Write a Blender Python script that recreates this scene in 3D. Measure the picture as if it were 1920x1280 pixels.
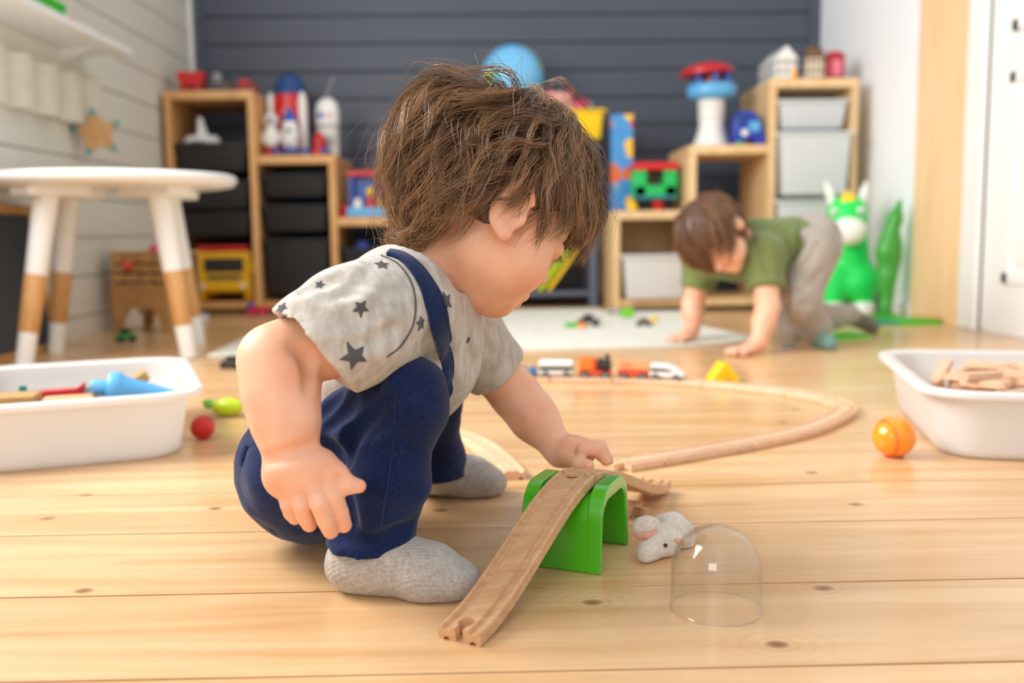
import bpy, bmesh, math, random
import numpy as np
from mathutils import Vector, Matrix
for o in list(bpy.data.objects): bpy.data.objects.remove(o, do_unlink=True)
scene = bpy.context.scene
C = scene.collection
R = math.radians
random.seed(7); RNG = np.random.default_rng(7)

# ------------------------------------------------------------------ camera
FPX = 1800.0; CAMH = 0.33; PITCH = R(6.5); YAW = R(1.1); ROLL = R(0.7)
fwd = Vector((math.sin(YAW)*math.cos(PITCH), math.cos(YAW)*math.cos(PITCH), -math.sin(PITCH)))
rt0 = Vector((math.cos(YAW), -math.sin(YAW), 0)); up0 = rt0.cross(fwd)
rt = rt0*math.cos(ROLL) - up0*math.sin(ROLL); up = up0*math.cos(ROLL) + rt0*math.sin(ROLL)
CAM = Vector((0, 0, CAMH))
cam = bpy.data.cameras.new('camera'); cam.sensor_width = 36; cam.lens = FPX/1920*36
cam.clip_start = 0.02
cam.dof.use_dof = True; cam.dof.focus_distance = 0.90; cam.dof.aperture_fstop = 3.4
co = bpy.data.objects.new('camera', cam); C.objects.link(co)
co.matrix_world = Matrix(((rt.x, up.x, -fwd.x, CAM.x), (rt.y, up.y, -fwd.y, CAM.y), (rt.z, up.z, -fwd.z, CAM.z), (0, 0, 0, 1)))
scene.camera = co
def ray(px, py): return fwd + rt*((px-960)/FPX) - up*((py-640)/FPX)
def P(px, py, Y): d = ray(px, py); return CAM + d*(Y/d.y)
def FL(px, py, z=0.0): d = ray(px, py); return CAM + d*((z-CAMH)/d.z)
def WX(px, py, X): d = ray(px, py); return CAM + d*(X/d.x)
def XZ(px, Y, z):
    a = (px-960)/FPX; n = rt - fwd*a
    return Vector((-(n.y*Y + n.z*(z-CAMH))/n.x, Y, z))

# ------------------------------------------------------------------ world, light, exposure
w = bpy.data.worlds.new('world'); scene.world = w; w.use_nodes = True
bg = w.node_tree.nodes['Background']; bg.inputs[0].default_value = (0.93, 0.97, 1.0, 1); bg.inputs[1].default_value = 0.70
def area(name, loc, target, sx, sy, power, col=(1, 1, 1)):
    l = bpy.data.lights.new(name, 'AREA'); l.shape = 'RECTANGLE'; l.size = sx; l.size_y = sy; l.energy = power; l.color = col
    o = bpy.data.objects.new(name, l); C.objects.link(o); o.location = loc
    o.rotation_euler = (Vector(target)-Vector(loc)).to_track_quat('-Z', 'Y').to_euler()
    return o
area('window_left_offscreen', (-1.56, 1.50, 1.53), (1.5, 2.3, 0.7), 1.8, 1.3, 84, (1.0, 0.98, 0.95))
area('window_behind_offscreen', (-1.15, -2.3, 1.5), (0.2, 2.2, 0.2), 1.3, 1.1, 22, (1.0, 0.97, 0.93))
scene.view_settings.view_transform = 'Standard'; scene.view_settings.look = 'None'
scene.view_settings.gamma = 1.0; scene.view_settings.use_curve_mapping = False
scene.view_settings.exposure = 0.37

# ------------------------------------------------------------------ materials
def s2l(c): return tuple((x/12.92 if x <= .04045 else ((x+.055)/1.055)**2.4) for x in c)
def rgb(r, g, b): return s2l((r/255, g/255, b/255))+(1,)
class NT:
    def __init__(s, m): s.t = m.node_tree; s.b = s.t.nodes['Principled BSDF']
    def n(s, typ, **kw):
        nd = s.t.nodes.new(typ)
        for k, v in kw.items():
            if k.startswith('i_'):
                key = k[2:]; key = int(key) if key.isdigit() else key.replace('_', ' ')
                nd.inputs[key].default_value = v
            else: setattr(nd, k, v)
        return nd
    def l(s, a, b): s.t.links.new(a, b)
    def ramp(s, fac, stops):
        r = s.n('ShaderNodeValToRGB'); e = r.color_ramp.elements
        while len(e) < len(stops): e.new(0.5)
        for x, (p, c) in zip(e, stops): x.position = p; x.color = c
        s.l(fac, r.inputs[0]); return r.outputs[0]
    def bump(s, h, strength=.3, dist=.002):
        b = s.n('ShaderNodeBump', i_Strength=strength, i_Distance=dist); s.l(h, b.inputs['Height']); s.l(b.outputs[0], s.b.inputs['Normal'])
    def mix(s, fac, a, b, typ='MIX'):
        m = s.n('ShaderNodeMix', data_type='RGBA', blend_type=typ)
        for v, i in ((fac, 0), (a, 6), (b, 7)):
            if hasattr(v, 'is_linked'): s.l(v, m.inputs[i])
            else: m.inputs[i].default_value = v
        return m.outputs[2]
    def coords(s, scale=(1, 1, 1), kind='Object', rnd=0.0):
        tc = s.n('ShaderNodeTexCoord'); mp = s.n('ShaderNodeMapping'); mp.inputs['Scale'].default_value = scale
        s.l(tc.outputs[kind], mp.inputs[0])
        if rnd:
            oi = s.n('ShaderNodeObjectInfo'); v = s.n('ShaderNodeVectorMath', operation='SCALE'); v.inputs[0].default_value = (1, .73, 1.37); s.l(oi.outputs['Random'], v.inputs['Scale'])
            v2 = s.n('ShaderNodeVectorMath', operation='SCALE'); s.l(v.outputs[0], v2.inputs[0]); v2.inputs['Scale'].default_value = rnd
            s.l(v2.outputs[0], mp.inputs['Location'])
        return mp.outputs[0]
def newmat(name, col, rough=.5, spec=.5, coat=0.0, metal=0.0, sheen=0.0, sss=0.0):
    m = bpy.data.materials.new(name); m.use_nodes = True; b = m.node_tree.nodes['Principled BSDF']
    b.inputs['Base Color'].default_value = col; b.inputs['Roughness'].default_value = rough
    b.inputs['Specular IOR Level'].default_value = spec; b.inputs['Coat Weight'].default_value = coat; b.inputs['Coat Roughness'].default_value = .12
    b.inputs['Metallic'].default_value = metal; b.inputs['Sheen Weight'].default_value = sheen
    if sss: b.inputs['Subsurface Weight'].default_value = sss; b.inputs['Subsurface Radius'].default_value = (.012, .005, .003); b.inputs['Subsurface Scale'].default_value = .6
    return m
M = {}
def plastic(key, col, rough=.35, coat=.15):
    m = newmat(key, col, rough, coat=coat); t = NT(m)
    nz = t.n('ShaderNodeTexNoise', i_Scale=35.0, i_Detail=3.0); t.l(t.coords(), nz.inputs[0])
    rr = t.n('ShaderNodeMapRange'); rr.inputs[3].default_value = rough-.06; rr.inputs[4].default_value = rough+.1
    t.l(nz.outputs[0], rr.inputs[0]); t.l(rr.outputs[0], t.b.inputs['Roughness'])
    M[key] = m; return m
def wood(key, light, dark, rough=.45, scale=(2.2, 26, 26), knots=0.0, coat=0.0, rnd=40, bump=.12):
    m = newmat(key, light, rough, coat=coat); t = NT(m); v = t.coords(scale, rnd=rnd)
    n1 = t.n('ShaderNodeTexNoise', i_Scale=1.6, i_Detail=6.0, i_Roughness=.6, i_Distortion=.8); t.l(v, n1.inputs[0])
    n2 = t.n('ShaderNodeTexNoise', i_Scale=7.0, i_Detail=4.0, i_Distortion=.2); t.l(v, n2.inputs[0])
    c = t.mix(t.ramp(n1.outputs[0], [(.35, (0, 0, 0, 1)), (.72, (1, 1, 1, 1))]), light, dark)
    mid = tuple(a*.55+b*.45 for a, b in zip(light, dark))
    c = t.mix(t.ramp(n2.outputs[0], [(.45, (0, 0, 0, 1)), (.8, (.55,)*3+(1,))]), c, mid)
    if knots:
        kv = t.coords((8.5, 11, 1), rnd=rnd); vo = t.n('ShaderNodeTexVoronoi', voronoi_dimensions='2D', i_Scale=knots, i_Randomness=1.0); t.l(kv, vo.inputs[0])
        kf = t.ramp(vo.outputs['Distance'], [(.02, (1, 1, 1, 1)), (.06, (0, 0, 0, 1))]); sc = t.n('ShaderNodeSeparateColor'); t.l(vo.outputs['Color'], sc.inputs[0]); on = t.ramp(sc.outputs[0], [(.52, (0, 0, 0, 1)), (.54, (1, 1, 1, 1))]); kf = t.mix(1.0, kf, on, 'MULTIPLY'); c = t.mix(kf, c, rgb(128, 78, 42))
        ring = t.n('ShaderNodeMath', operation='SINE'); mu = t.n('ShaderNodeMath', operation='MULTIPLY'); mu.inputs[1].default_value = 90; t.l(vo.outputs['Distance'], mu.inputs[0]); t.l(mu.outputs[0], ring.inputs[0])
        near = t.ramp(vo.outputs['Distance'], [(.05, (.3,)*3+(1,)), (.34, (0, 0, 0, 1))])
        rr = t.ramp(ring.outputs[0], [(.2, (0, 0, 0, 1)), (.9, (1, 1, 1, 1))]); mm = t.mix(1.0, near, rr, 'MULTIPLY'); mm = t.mix(1.0, mm, on, 'MULTIPLY'); c = t.mix(mm, c, dark)
    oi = t.n('ShaderNodeObjectInfo'); mr = t.n('ShaderNodeMapRange'); mr.inputs[3].default_value = .92; mr.inputs[4].default_value = 1.06; t.l(oi.outputs['Random'], mr.inputs[0])
    hs = t.n('ShaderNodeHueSaturation'); t.l(mr.outputs[0], hs.inputs['Value']); t.l(c, hs.inputs['Color']); t.l(hs.outputs[0], t.b.inputs['Base Color'])
    t.bump(n2.outputs[0], bump, .001); M[key] = m; return m
def fabric(key, c1, c2, rough=.9, scale=260, sheen=.2, bump=.35, stretch=(1, 1, 1), noise=14, rib=0):
    m = newmat(key, c1, rough, spec=.15, sheen=sheen); t = NT(m)
    n1 = t.n('ShaderNodeTexNoise', i_Scale=float(noise), i_Detail=5.0, i_Roughness=.65); t.l(t.coords(), n1.inputs[0])
    n2 = t.n('ShaderNodeTexNoise', i_Scale=float(scale), i_Detail=2.0); t.l(t.coords(stretch), n2.inputs[0])
    a = t.mix(.6, n1.outputs[0], n2.outputs[0])
    t.l(t.mix(t.ramp(a, [(.36, (0, 0, 0, 1)), (.64, (1, 1, 1, 1))]), c1, c2), t.b.inputs['Base Color'])
    h = n2.outputs[0]
    if rib:
        sx = t.n('ShaderNodeSeparateXYZ'); t.l(t.coords(), sx.inputs[0]); ad = t.n('ShaderNodeMath', operation='ADD'); t.l(sx.outputs[1], ad.inputs[0]); t.l(sx.outputs[2], ad.inputs[1]); mu = t.n('ShaderNodeMath', operation='MULTIPLY'); mu.inputs[1].default_value = rib; t.l(ad.outputs[0], mu.inputs[0])
        sn = t.n('ShaderNodeMath', operation='SINE'); t.l(mu.outputs[0], sn.inputs[0]); a2 = t.n('ShaderNodeMath', operation='MULTIPLY_ADD'); a2.inputs[1].default_value = .8; t.l(sn.outputs[0], a2.inputs[0]); t.l(n2.outputs[0], a2.inputs[2]); h = a2.outputs[0]
    t.bump(h, bump, .0006); M[key] = m; return m
plastic('white_plastic', rgb(236, 234, 230), .35); plastic('black_plastic', rgb(34, 33, 35), .45, 0); plastic('red', rgb(206, 28, 30)); plastic('dark_red', rgb(160, 22, 34))
plastic('blue', rgb(28, 84, 178)); plastic('deep_blue', rgb(22, 52, 168)); plastic('sky_blue', rgb(92, 172, 224)); plastic('navy_blue', rgb(12, 62, 120)); plastic('yellow', rgb(250, 210, 20))
plastic('orange', rgb(255, 150, 22), .2, .5); plastic('truck_yellow', rgb(238, 182, 16)); plastic('lime', rgb(196, 226, 24)); plastic('green', rgb(58, 190, 40)); plastic('tunnel_green', rgb(72, 178, 22), .22, .5); plastic('house_green', rgb(20, 190, 90))
plastic('grass_green', rgb(120, 205, 50)); plastic('dark_green', rgb(60, 160, 60)); plastic('pony_green', rgb(20, 226, 96), .4); plastic('pony_white', rgb(238, 245, 240), .4); plastic('teal', rgb(40, 140, 140)); plastic('pink', rgb(226, 120, 140)); plastic('magenta', rgb(206, 30, 100))
plastic('grey_metal', rgb(92, 100, 116), .4); plastic('grey', rgb(140, 140, 142)); plastic('dark_grey', rgb(60, 62, 66)); plastic('train_orange', rgb(240, 120, 36), .3, .4); plastic('train_red', rgb(214, 66, 40), .3, .4); plastic('peach', rgb(238, 160, 110), .35, .3)
plastic('wall_white', rgb(248, 250, 253), .6, 0); plastic('paint_white', rgb(242, 241, 238), .4, .1); plastic('cream', rgb(226, 218, 196), .6, 0); plastic('brown', rgb(110, 72, 46)); plastic('joint_brown', rgb(64, 38, 20), .9, 0); plastic('chalk', rgb(66, 72, 80), .8, 0); plastic('gap_dark', rgb(24, 26, 30), .8, 0); plastic('star_ink', rgb(84, 82, 84), .9, 0)
def frosted(key, col, alpha, rough=.35):
    m = newmat(key, col, rough); t = NT(m); tr = t.n('ShaderNodeBsdfTranslucent'); tr.inputs[0].default_value = col
    tp = t.n('ShaderNodeBsdfTransparent'); mx = t.n('ShaderNodeMixShader'); mx.inputs[0].default_value = .35
    t.l(t.b.outputs[0], mx.inputs[1]); t.l(tr.outputs[0], mx.inputs[2]); m2 = t.n('ShaderNodeMixShader'); m2.inputs[0].default_value = alpha
    t.l(tp.outputs[0], m2.inputs[1]); t.l(mx.outputs[0], m2.inputs[2]); t.l(m2.outputs[0], t.t.nodes['Material Output'].inputs[0]); M[key] = m
frosted('bin_white', rgb(244, 242, 240), .97); frosted('bin_clear', rgb(244, 248, 251), .93)
m = newmat('dome', (1, 1, 1, 1), .03); t = NT(m); M['dome'] = m
gl = t.n('ShaderNodeBsdfGlossy', i_Roughness=.03); tp = t.n('ShaderNodeBsdfTransparent'); tp.inputs[0].default_value = (.997, .996, .995, 1)
ge = t.n('ShaderNodeNewGeometry'); io = t.n('ShaderNodeMapRange'); io.inputs[3].default_value = 1.49; io.inputs[4].default_value = 1/1.49; t.l(ge.outputs['Backfacing'], io.inputs[0])   # thin clear plastic: plain Fresnel reflection on both faces of the wall
fr = t.n('ShaderNodeFresnel'); t.l(io.outputs[0], fr.inputs[0]); mx = t.n('ShaderNodeMixShader'); t.l(fr.outputs[0], mx.inputs[0]); t.l(tp.outputs[0], mx.inputs[1]); t.l(gl.outputs[0], mx.inputs[2]); t.l(mx.outputs[0], t.t.nodes['Material Output'].inputs[0])
wood('floor_pine', rgb(238, 198, 150), rgb(208, 154, 98), .3, (1.1, 14, 14), knots=.62, coat=.28, rnd=60, bump=.05)
wood('beech', rgb(222, 178, 136), rgb(196, 146, 102), .5, (6, 60, 60), bump=.15)
wood('pale_beech', rgb(236, 196, 162), rgb(220, 174, 136), .45, (6, 60, 60), bump=.1)
wood('shelf_pine', rgb(222, 172, 112), rgb(198, 140, 82), .5, (14, 14, 2)); wood('pale_pine', rgb(236, 204, 156), rgb(220, 178, 124), .5, (14, 14, 2)); wood('post_wood', rgb(246, 212, 168), rgb(234, 188, 138), .45, (14, 14, 1.6), knots=.3)
wood('leg_wood', rgb(214, 164, 104), rgb(190, 134, 76), .5, (20, 20, 3)); wood('toy_wood', rgb(206, 160, 100), rgb(180, 128, 74), .55, (4, 30, 30))
fabric('navy', rgb(24, 42, 88), rgb(13, 24, 56), scale=420, bump=.25, sheen=.12); fabric('strap_navy', rgb(30, 48, 92), rgb(16, 26, 56), scale=500, bump=.25)
fabric('shirt', rgb(206, 199, 190), rgb(172, 164, 154), scale=120, stretch=(1, 1, .35), bump=.2, noise=40); fabric('rug', rgb(236, 233, 220), rgb(218, 216, 202), scale=60, bump=.5, noise=30)
fabric('sock', rgb(190, 182, 174), rgb(160, 152, 146), scale=330, bump=.35, noise=90, rib=1300); fabric('plush', rgb(226, 214, 200), rgb(200, 188, 174), scale=380, bump=.7, noise=60); fabric('plush_pink', rgb(224, 168, 150), rgb(208, 146, 130), scale=380, bump=.5)
fabric('green_shirt', rgb(124, 136, 84), rgb(104, 116, 68), scale=200); fabric('grey_pants', rgb(178, 168, 156), rgb(152, 142, 132), scale=200); fabric('grey_sock', rgb(122, 124, 104), rgb(98, 100, 84), scale=200); fabric('teal_sock', rgb(120, 158, 146), rgb(100, 138, 126), scale=200)
fabric('pocket_cloth', rgb(222, 214, 196), rgb(208, 200, 182), scale=200, bump=.2)
m = newmat('wall_dark', rgb(72, 80, 94), .5); t = NT(m); M['wall_dark'] = m
nz = t.n('ShaderNodeTexNoise', i_Scale=3.0, i_Detail=6.0); t.l(t.coords((1, 8, 14), rnd=20), nz.inputs[0]); t.l(t.mix(nz.outputs[0], rgb(64, 71, 84), rgb(76, 84, 99)), t.b.inputs['Base Color']); t.bump(nz.outputs[0], .15, .002)
m = newmat('wall_board_white', rgb(226, 221, 208), .55); t = NT(m); M['wall_board_white'] = m
nz = t.n('ShaderNodeTexNoise', i_Scale=4.0, i_Detail=5.0); t.l(t.coords((8, 1, 14), rnd=20), nz.inputs[0]); t.l(t.mix(nz.outputs[0], rgb(216, 211, 198), rgb(230, 226, 214)), t.b.inputs['Base Color']); t.bump(nz.outputs[0], .1, .002)
def skinmat(key, a, b):
    m = newmat(key, a, .45, spec=.35, sss=.18); t = NT(m); nz = t.n('ShaderNodeTexNoise', i_Scale=26.0, i_Detail=4.0); t.l(t.coords(), nz.inputs[0])
    t.l(t.mix(t.ramp(nz.outputs[0], [(.4, (0, 0, 0, 1)), (.66, (1, 1, 1, 1))]), a, b), t.b.inputs['Base Color'])
    n2 = t.n('ShaderNodeTexNoise', i_Scale=500.0); t.l(t.coords(), n2.inputs[0]); t.bump(n2.outputs[0], .05, .0005); M[key] = m
skinmat('skin', rgb(240, 188, 158), rgb(234, 170, 138))
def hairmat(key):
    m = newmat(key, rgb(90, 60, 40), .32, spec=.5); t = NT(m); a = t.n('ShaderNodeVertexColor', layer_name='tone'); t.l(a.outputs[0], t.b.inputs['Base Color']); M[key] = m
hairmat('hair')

# ------------------------------------------------------------------ mesh helpers
class MB:
    def __init__(s): s.v = []; s.f = []
    def add(s, vs, fs): o = len(s.v); s.v += [tuple(v) for v in vs]; s.f += [tuple(i+o for i in f) for f in fs]; return s
    def box(s, a, b, mtx=None):
        vs = [Vector((x, y, z)) for x in (a[0], b[0]) for y in (a[1], b[1]) for z in (a[2], b[2])]
        if mtx: vs = [mtx @ v for v in vs]
        return s.add(vs, [(0, 1, 3, 2), (4, 6, 7, 5), (0, 4, 5, 1), (2, 3, 7, 6), (0, 2, 6, 4), (1, 5, 7, 3)])
    def frus(s, a, b, c, d, z0, z1):   # bottom rect a..b, top rect c..d
        vs = [(a[0], a[1], z0), (b[0], a[1], z0), (b[0], b[1], z0), (a[0], b[1], z0), (c[0], c[1], z1), (d[0], c[1], z1), (d[0], d[1], z1), (c[0], d[1], z1)]
        return s.add(vs, [(3, 2, 1, 0), (4, 5, 6, 7), (0, 1, 5, 4), (1, 2, 6, 5), (2, 3, 7, 6), (3, 0, 4, 7)])
    def lathe(s, prof, n=32, mtx=None, cap=True):
        vs = []; fs = []; k = len(prof)
        for i in range(n):
            a = 2*math.pi*i/n
            for r, z in prof:
                v = Vector((r*math.cos(a), r*math.sin(a), z)); vs.append(mtx @ v if mtx else v)
        for i in range(n):
            j = (i+1) % n
            for q in range(k-1): fs.append((i*k+q, j*k+q, j*k+q+1, i*k+q+1))
        if cap:
            if prof[0][0] > 1e-5: fs.append(tuple(i*k for i in reversed(range(n))))
            if prof[-1][0] > 1e-5: fs.append(tuple(i*k+k-1 for i in range(n)))
        return s.add(vs, fs)
    def cyl(s, p, q, r, r2=None, n=20):
        p = Vector(p); q = Vector(q); d = q-p; mt = Matrix.Translation(p) @ d.to_track_quat('Z', 'Y').to_matrix().to_4x4()
        return s.lathe([(r, 0), (r if r2 is None else r2, d.length)], n, mt)
    def ball(s, c, rad, n=20, m=12, mtx=None):
        if not hasattr(rad, '__len__'): rad = (rad,)*3
        mt = Matrix.Translation(c) @ (mtx.to_4x4() if mtx else Matrix.Identity(4)) @ Matrix.Diagonal((*rad, 1))
        return s.lathe([(max(math.sin(math.pi*i/m), 1e-6), -math.cos(math.pi*i/m)) for i in range(m+1)], n, mt, cap=False)
    def tube(s, pts, r, n=8, cap=True):
        pts = [Vector(p) for p in pts]; rs = r if hasattr(r, '__len__') else [r]*len(pts); vs = []; fs = []
        nrm = None
        for i, p in enumerate(pts):
            d = (pts[min(i+1, len(pts)-1)]-pts[max(i-1, 0)]).normalized()
            if nrm is None: nrm = d.orthogonal().normalized()
            nrm = (nrm - d*nrm.dot(d)).normalized(); b = d.cross(nrm)
            for k in range(n): a = 2*math.pi*k/n; vs.append(p+(nrm*math.cos(a)+b*math.sin(a))*rs[i])
        for i in range(len(pts)-1):
            for k in range(n): fs.append((i*n+k, i*n+(k+1) % n, (i+1)*n+(k+1) % n, (i+1)*n+k))
        if cap: fs.append(tuple(reversed(range(n)))); fs.append(tuple((len(pts)-1)*n+k for k in range(n)))
        return s.add(vs, fs)
    def prism(s, poly, h0, h1, mtx=None):   # poly in xy, extruded along z
        n = len(poly); vs = [Vector((x, y, h0)) for x, y in poly]+[Vector((x, y, h1)) for x, y in poly]
        if mtx: vs = [mtx @ v for v in vs]
        return s.add(vs, [tuple(reversed(range(n))), tuple(range(n, 2*n))]+[(i, (i+1) % n, n+(i+1) % n, n+i) for i in range(n)])
    def sweep(s, rings):  # list of equally long closed rings
        n = len(rings[0]); vs = [v for r in rings for v in r]; fs = []
        for i in range(len(rings)-1):
            for k in range(n): fs.append((i*n+k, i*n+(k+1) % n, (i+1)*n+(k+1) % n, (i+1)*n+k))
        fs.append(tuple(reversed(range(n)))); fs.append(tuple((len(rings)-1)*n+k for k in range(n)))
        return s.add(vs, fs)
    def build(s, name, mat, parent=None, smooth=False, bevel=0, loc=None, seg=2):
        me = bpy.data.meshes.new(name); me.from_pydata(s.v, [], s.f)
        bm = bmesh.new(); bm.from_mesh(me); bmesh.ops.recalc_face_normals(bm, faces=bm.faces); bm.to_mesh(me); bm.free()
        me.materials.append(M[mat] if isinstance(mat, str) else mat)
        o = bpy.data.objects.new(name, me); C.objects.link(o)
        if loc is not None: o.location = loc
        if parent: o.parent = parent
        if smooth or bevel: me.polygons.foreach_set('use_smooth', [True]*len(me.polygons))
        if bevel:
            md = o.modifiers.new('bevel', 'BEVEL'); md.width = bevel; md.segments = seg; md.limit_method = 'ANGLE'; md.angle_limit = R(40); md.harden_normals = True
        elif smooth: me.set_sharp_from_angle(angle=R(50))
        return o
def Bx(a, b, name, mat, parent=None, bevel=.003): return MB().box(a, b).build(name, mat, parent, bevel=bevel)
def tag(o, label=None, cat=None, group=None, kind=None):
    for k, v in (('label', label), ('category', cat), ('group', group), ('kind', kind)):
        if v: o[k] = v
    return o
def thing(name, label, cat, loc=(0, 0, 0), rz=0, group=None):
    o = bpy.data.objects.new(name, None); C.objects.link(o); o.location = loc; o.rotation_euler = (0, 0, rz); o.empty_display_size = .05
    return tag(o, label, cat, group)
def copy_tree(o, parent=None):
    c = o.copy(); C.objects.link(c); c.parent = parent
    for ch in list(o.children): copy_tree(ch, c)
    return c
def rrect(x0, y0, x1, y1, r, n=5):
    out = []
    for cx, cy, a0 in ((x1-r, y1-r, 0), (x0+r, y1-r, 90), (x0+r, y0+r, 180), (x1-r, y0+r, 270)):
        for i in range(n+1): a = R(a0+90*i/n); out.append((cx+r*math.cos(a), cy+r*math.sin(a)))
    return out

# ------------------------------------------------------------------ the setting
XL, XR, YB = -1.373, 1.549, 4.60
fl = tag(Bx((XL-.02, -1.3, -.04), (XR+.02, YB+.02, -.0165), 'floor', 'shelf_pine', bevel=0), 'pine plank floor', None, None, 'structure')
seams = [-1.3, -1.13, -.96, -.79, -.62, -.45, -.28, -.11, .06, .225, .385, .535, .692, .864, 1.05, 1.216]
while seams[-1] < YB-.05: seams.append(seams[-1]+.169)
seams[-1] = YB+.01
pl_cache = {}
for i, (y0, y1) in enumerate(zip(seams, seams[1:])):
    wd = round(y1-y0-.003, 4)
    if wd not in pl_cache:
        o = Bx((XL-.01, -wd/2, -.0165), (XR+.01, wd/2, 0), 'plank', 'floor_pine', fl, bevel=0); pl_cache[wd] = o
    else: o = pl_cache[wd].copy(); C.objects.link(o)
    o.location = (0, (y0+y1)/2, 0)
# dark shiplap wall
wb = tag(Bx((XL-.03, YB+.012, -.02), (XR+.03, YB+.06, 2.5), 'wall_back', 'wall_dark', bevel=0), 'dark slate shiplap wall behind the shelves', None, None, 'structure')
z = 1.331-.126*11; proto = None
while z < 2.45:
    if proto is None: proto = Bx((XL+.055, -.0, 0), (XR-.055, .016, .117), 'board', 'wall_dark', wb, bevel=.003); o = proto
    else: o = proto.copy(); C.objects.link(o)
    o.location = (0, YB-.004, z+.0045); z += .126
Bx((XL+.002, YB-.012, 0), (XL+.055, YB+.012, 2.5), 'edge_strip', 'wall_dark', wb); Bx((XR-.055, YB-.012, 0), (XR-.002, YB+.012, 2.5), 'edge_strip', 'wall_dark', wb)
# white boarded wall on the left, window nearer the camera
wl = tag(Bx((XL-.06, 2.5, -.02), (XL-.016, YB+.06, 2.5), 'wall_left', 'wall_board_white', bevel=0), 'white painted board wall', None, None, 'structure')
z = -.06; protos = {}
while z < 2.45:
    y0 = -1.3 if z < .66 else 2.5
    if y0 not in protos: o = protos[y0] = Bx((-.016, y0, 0), (0, YB, .1265), 'board', 'wall_board_white', wl, bevel=.0025)
    else: o = protos[y0].copy(); C.objects.link(o)
    o.location = (XL, 0, z); z += .131
Bx((XL-.002, YB-.045, 0), (XL+.012, YB-.013, 2.5), 'corner_strip', 'paint_white', wl)
tag(Bx((XL-.06, -1.3, -.02), (XL-.014, 2.5, .80), 'wall_left_under_window', 'wall_board_white', bevel=0), None, None, None, 'structure')
wn = thing('window_1', None, None, (XL-.03, 0, 0)); tag(wn, kind='structure')
for a, b in (((-.03, .5, .8), (.05, 2.5, .86)), ((-.03, .5, 2.2), (.05, 2.5, 2.28)), ((-.03, .5, .86), (.05, .58, 2.2)), ((-.03, 2.42, .86), (.05, 2.5, 2.2)), ((-.02, 1.47, .86), (.0, 1.53, 2.2))): Bx(a, b, 'window_frame', 'paint_white', wn)
tag(Bx((XL-.06, -1.3, .80), (XL-.004, .5, 2.5), 'wall_left_beside_window', 'wall_board_white', bevel=0), None, None, None, 'structure')
# white plaster wall on the right with post and door
wr = tag(Bx((XR, 3.50, -.02), (XR+.08, YB+.06, 2.5), 'wall_right', 'wall_white', bevel=0), 'smooth white plaster wall', None, None, 'structure')
tag(Bx((XR-.012, 3.13, -.001), (XR+.12, 3.505, 2.5), 'trim_1', 'post_wood', bevel=.004), 'wide honey wood post between white wall and door', None, None, 'structure')
dr = thing('door_1', 'white panelled door with white casing', None, (XR, 0, 0)); tag(dr, kind='structure')
Bx((-.02, 3.0, 0), (.08, 3.13, 2.1), 'casing', 'paint_white', dr, bevel=.006); Bx((-.03, 3.0, 0), (.0, 3.03, 2.1), 'casing_bead', 'paint_white', dr, bevel=.006)
Bx((.0, 2.1, 0.004), (.04, 3.0, 2.08), 'door_leaf', 'paint_white', dr)
for z0, z1 in ((.16, .78), (.9, 1.95)):
    for y0, y1 in ((2.2, 2.5), (2.58, 2.88)):
        pn = MB(); 
        for a, b in (((-.010, y0, z0), (.0, y0+.03, z1)), ((-.010, y1-.03, z0), (.0, y1, z1)), ((-.010, y0, z0), (.0, y1, z0+.03)), ((-.010, y0, z1-.03), (.0, y1, z1))): pn.box(a, b)
        pn.build('panel_moulding', 'paint_white', dr); Bx((-.006, y0+.06, z0+.06), (.0, y1-.06, z1-.06), 'door_panel', 'paint_white', dr, bevel=.005)
tag(Bx((XR-.012, 3.505, 0), (XR, YB-.02, .05), 'baseboard_right', 'paint_white'), None, None, None, 'structure')

# rug
rg = MB(); poly = [(-.78, 2.60), (.036, 2.64), (.48, 2.66), (.70, 2.74), (.78, 2.82), (.76, 2.95), (.70, 3.2), (.74, 3.5), (.78, 3.82), (.46, 3.82), (.44, 4.0), (-.82, 4.0)]
rg.prism(poly, .0005, .010); tag(rg.build('rug', 'rug', bevel=.004), 'pale cream rug lying on the floor before the shelves', 'rug')

# ------------------------------------------------------------------ round table
T = thing('round_table', 'round white children\'s table with splayed wood-banded legs', 'table', (-1.035, 2.69, 0))
MB().lathe([(.0, .462), (.29, .462), (.312, .466), (.322, .474), (.325, .484), (.322, .492), (.314, .496), (0, .497)], 64).build('tabletop', 'paint_white', T, smooth=True)
for a, b in (((-1.2, 2.453), (-1.165, 2.50)), ((-.826, 2.598), (-.86, 2.62)), ((-1.27, 2.791), (-1.21, 2.77)), ((-.90, 2.93), (-.92, 2.88))):
    f = Vector((a[0]+1.035, a[1]-2.69, 0)); tp_ = Vector((f.x*.68, f.y*.68, .445)); pt = lambda u: f.lerp(tp_, u)
    rr = lambda u: .0215+.010*u
    lg = MB().tube([pt(0), pt(.02), pt(.5), pt(1)], [rr(0)*.92, rr(.02), rr(.5), rr(1)], 20).build('leg', 'paint_white', T, smooth=True)
    MB().tube([pt(.20), pt(.205), pt(.525), pt(.53)], [rr(.2), rr(.205)+.0012, rr(.525)+.0012, rr(.53)], 20).build('wood_band', 'leg_wood', lg, smooth=True)
    ang = math.atan2(f.y, f.x); mt = Matrix.Translation((tp_.x, tp_.y, .452)) @ Matrix.Rotation(ang, 4, 'Z')
    MB().box((-.10, -.045, -.016), (.075, .045, .012), mt).build('support_block', 'paint_white', T, bevel=.006)

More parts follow.
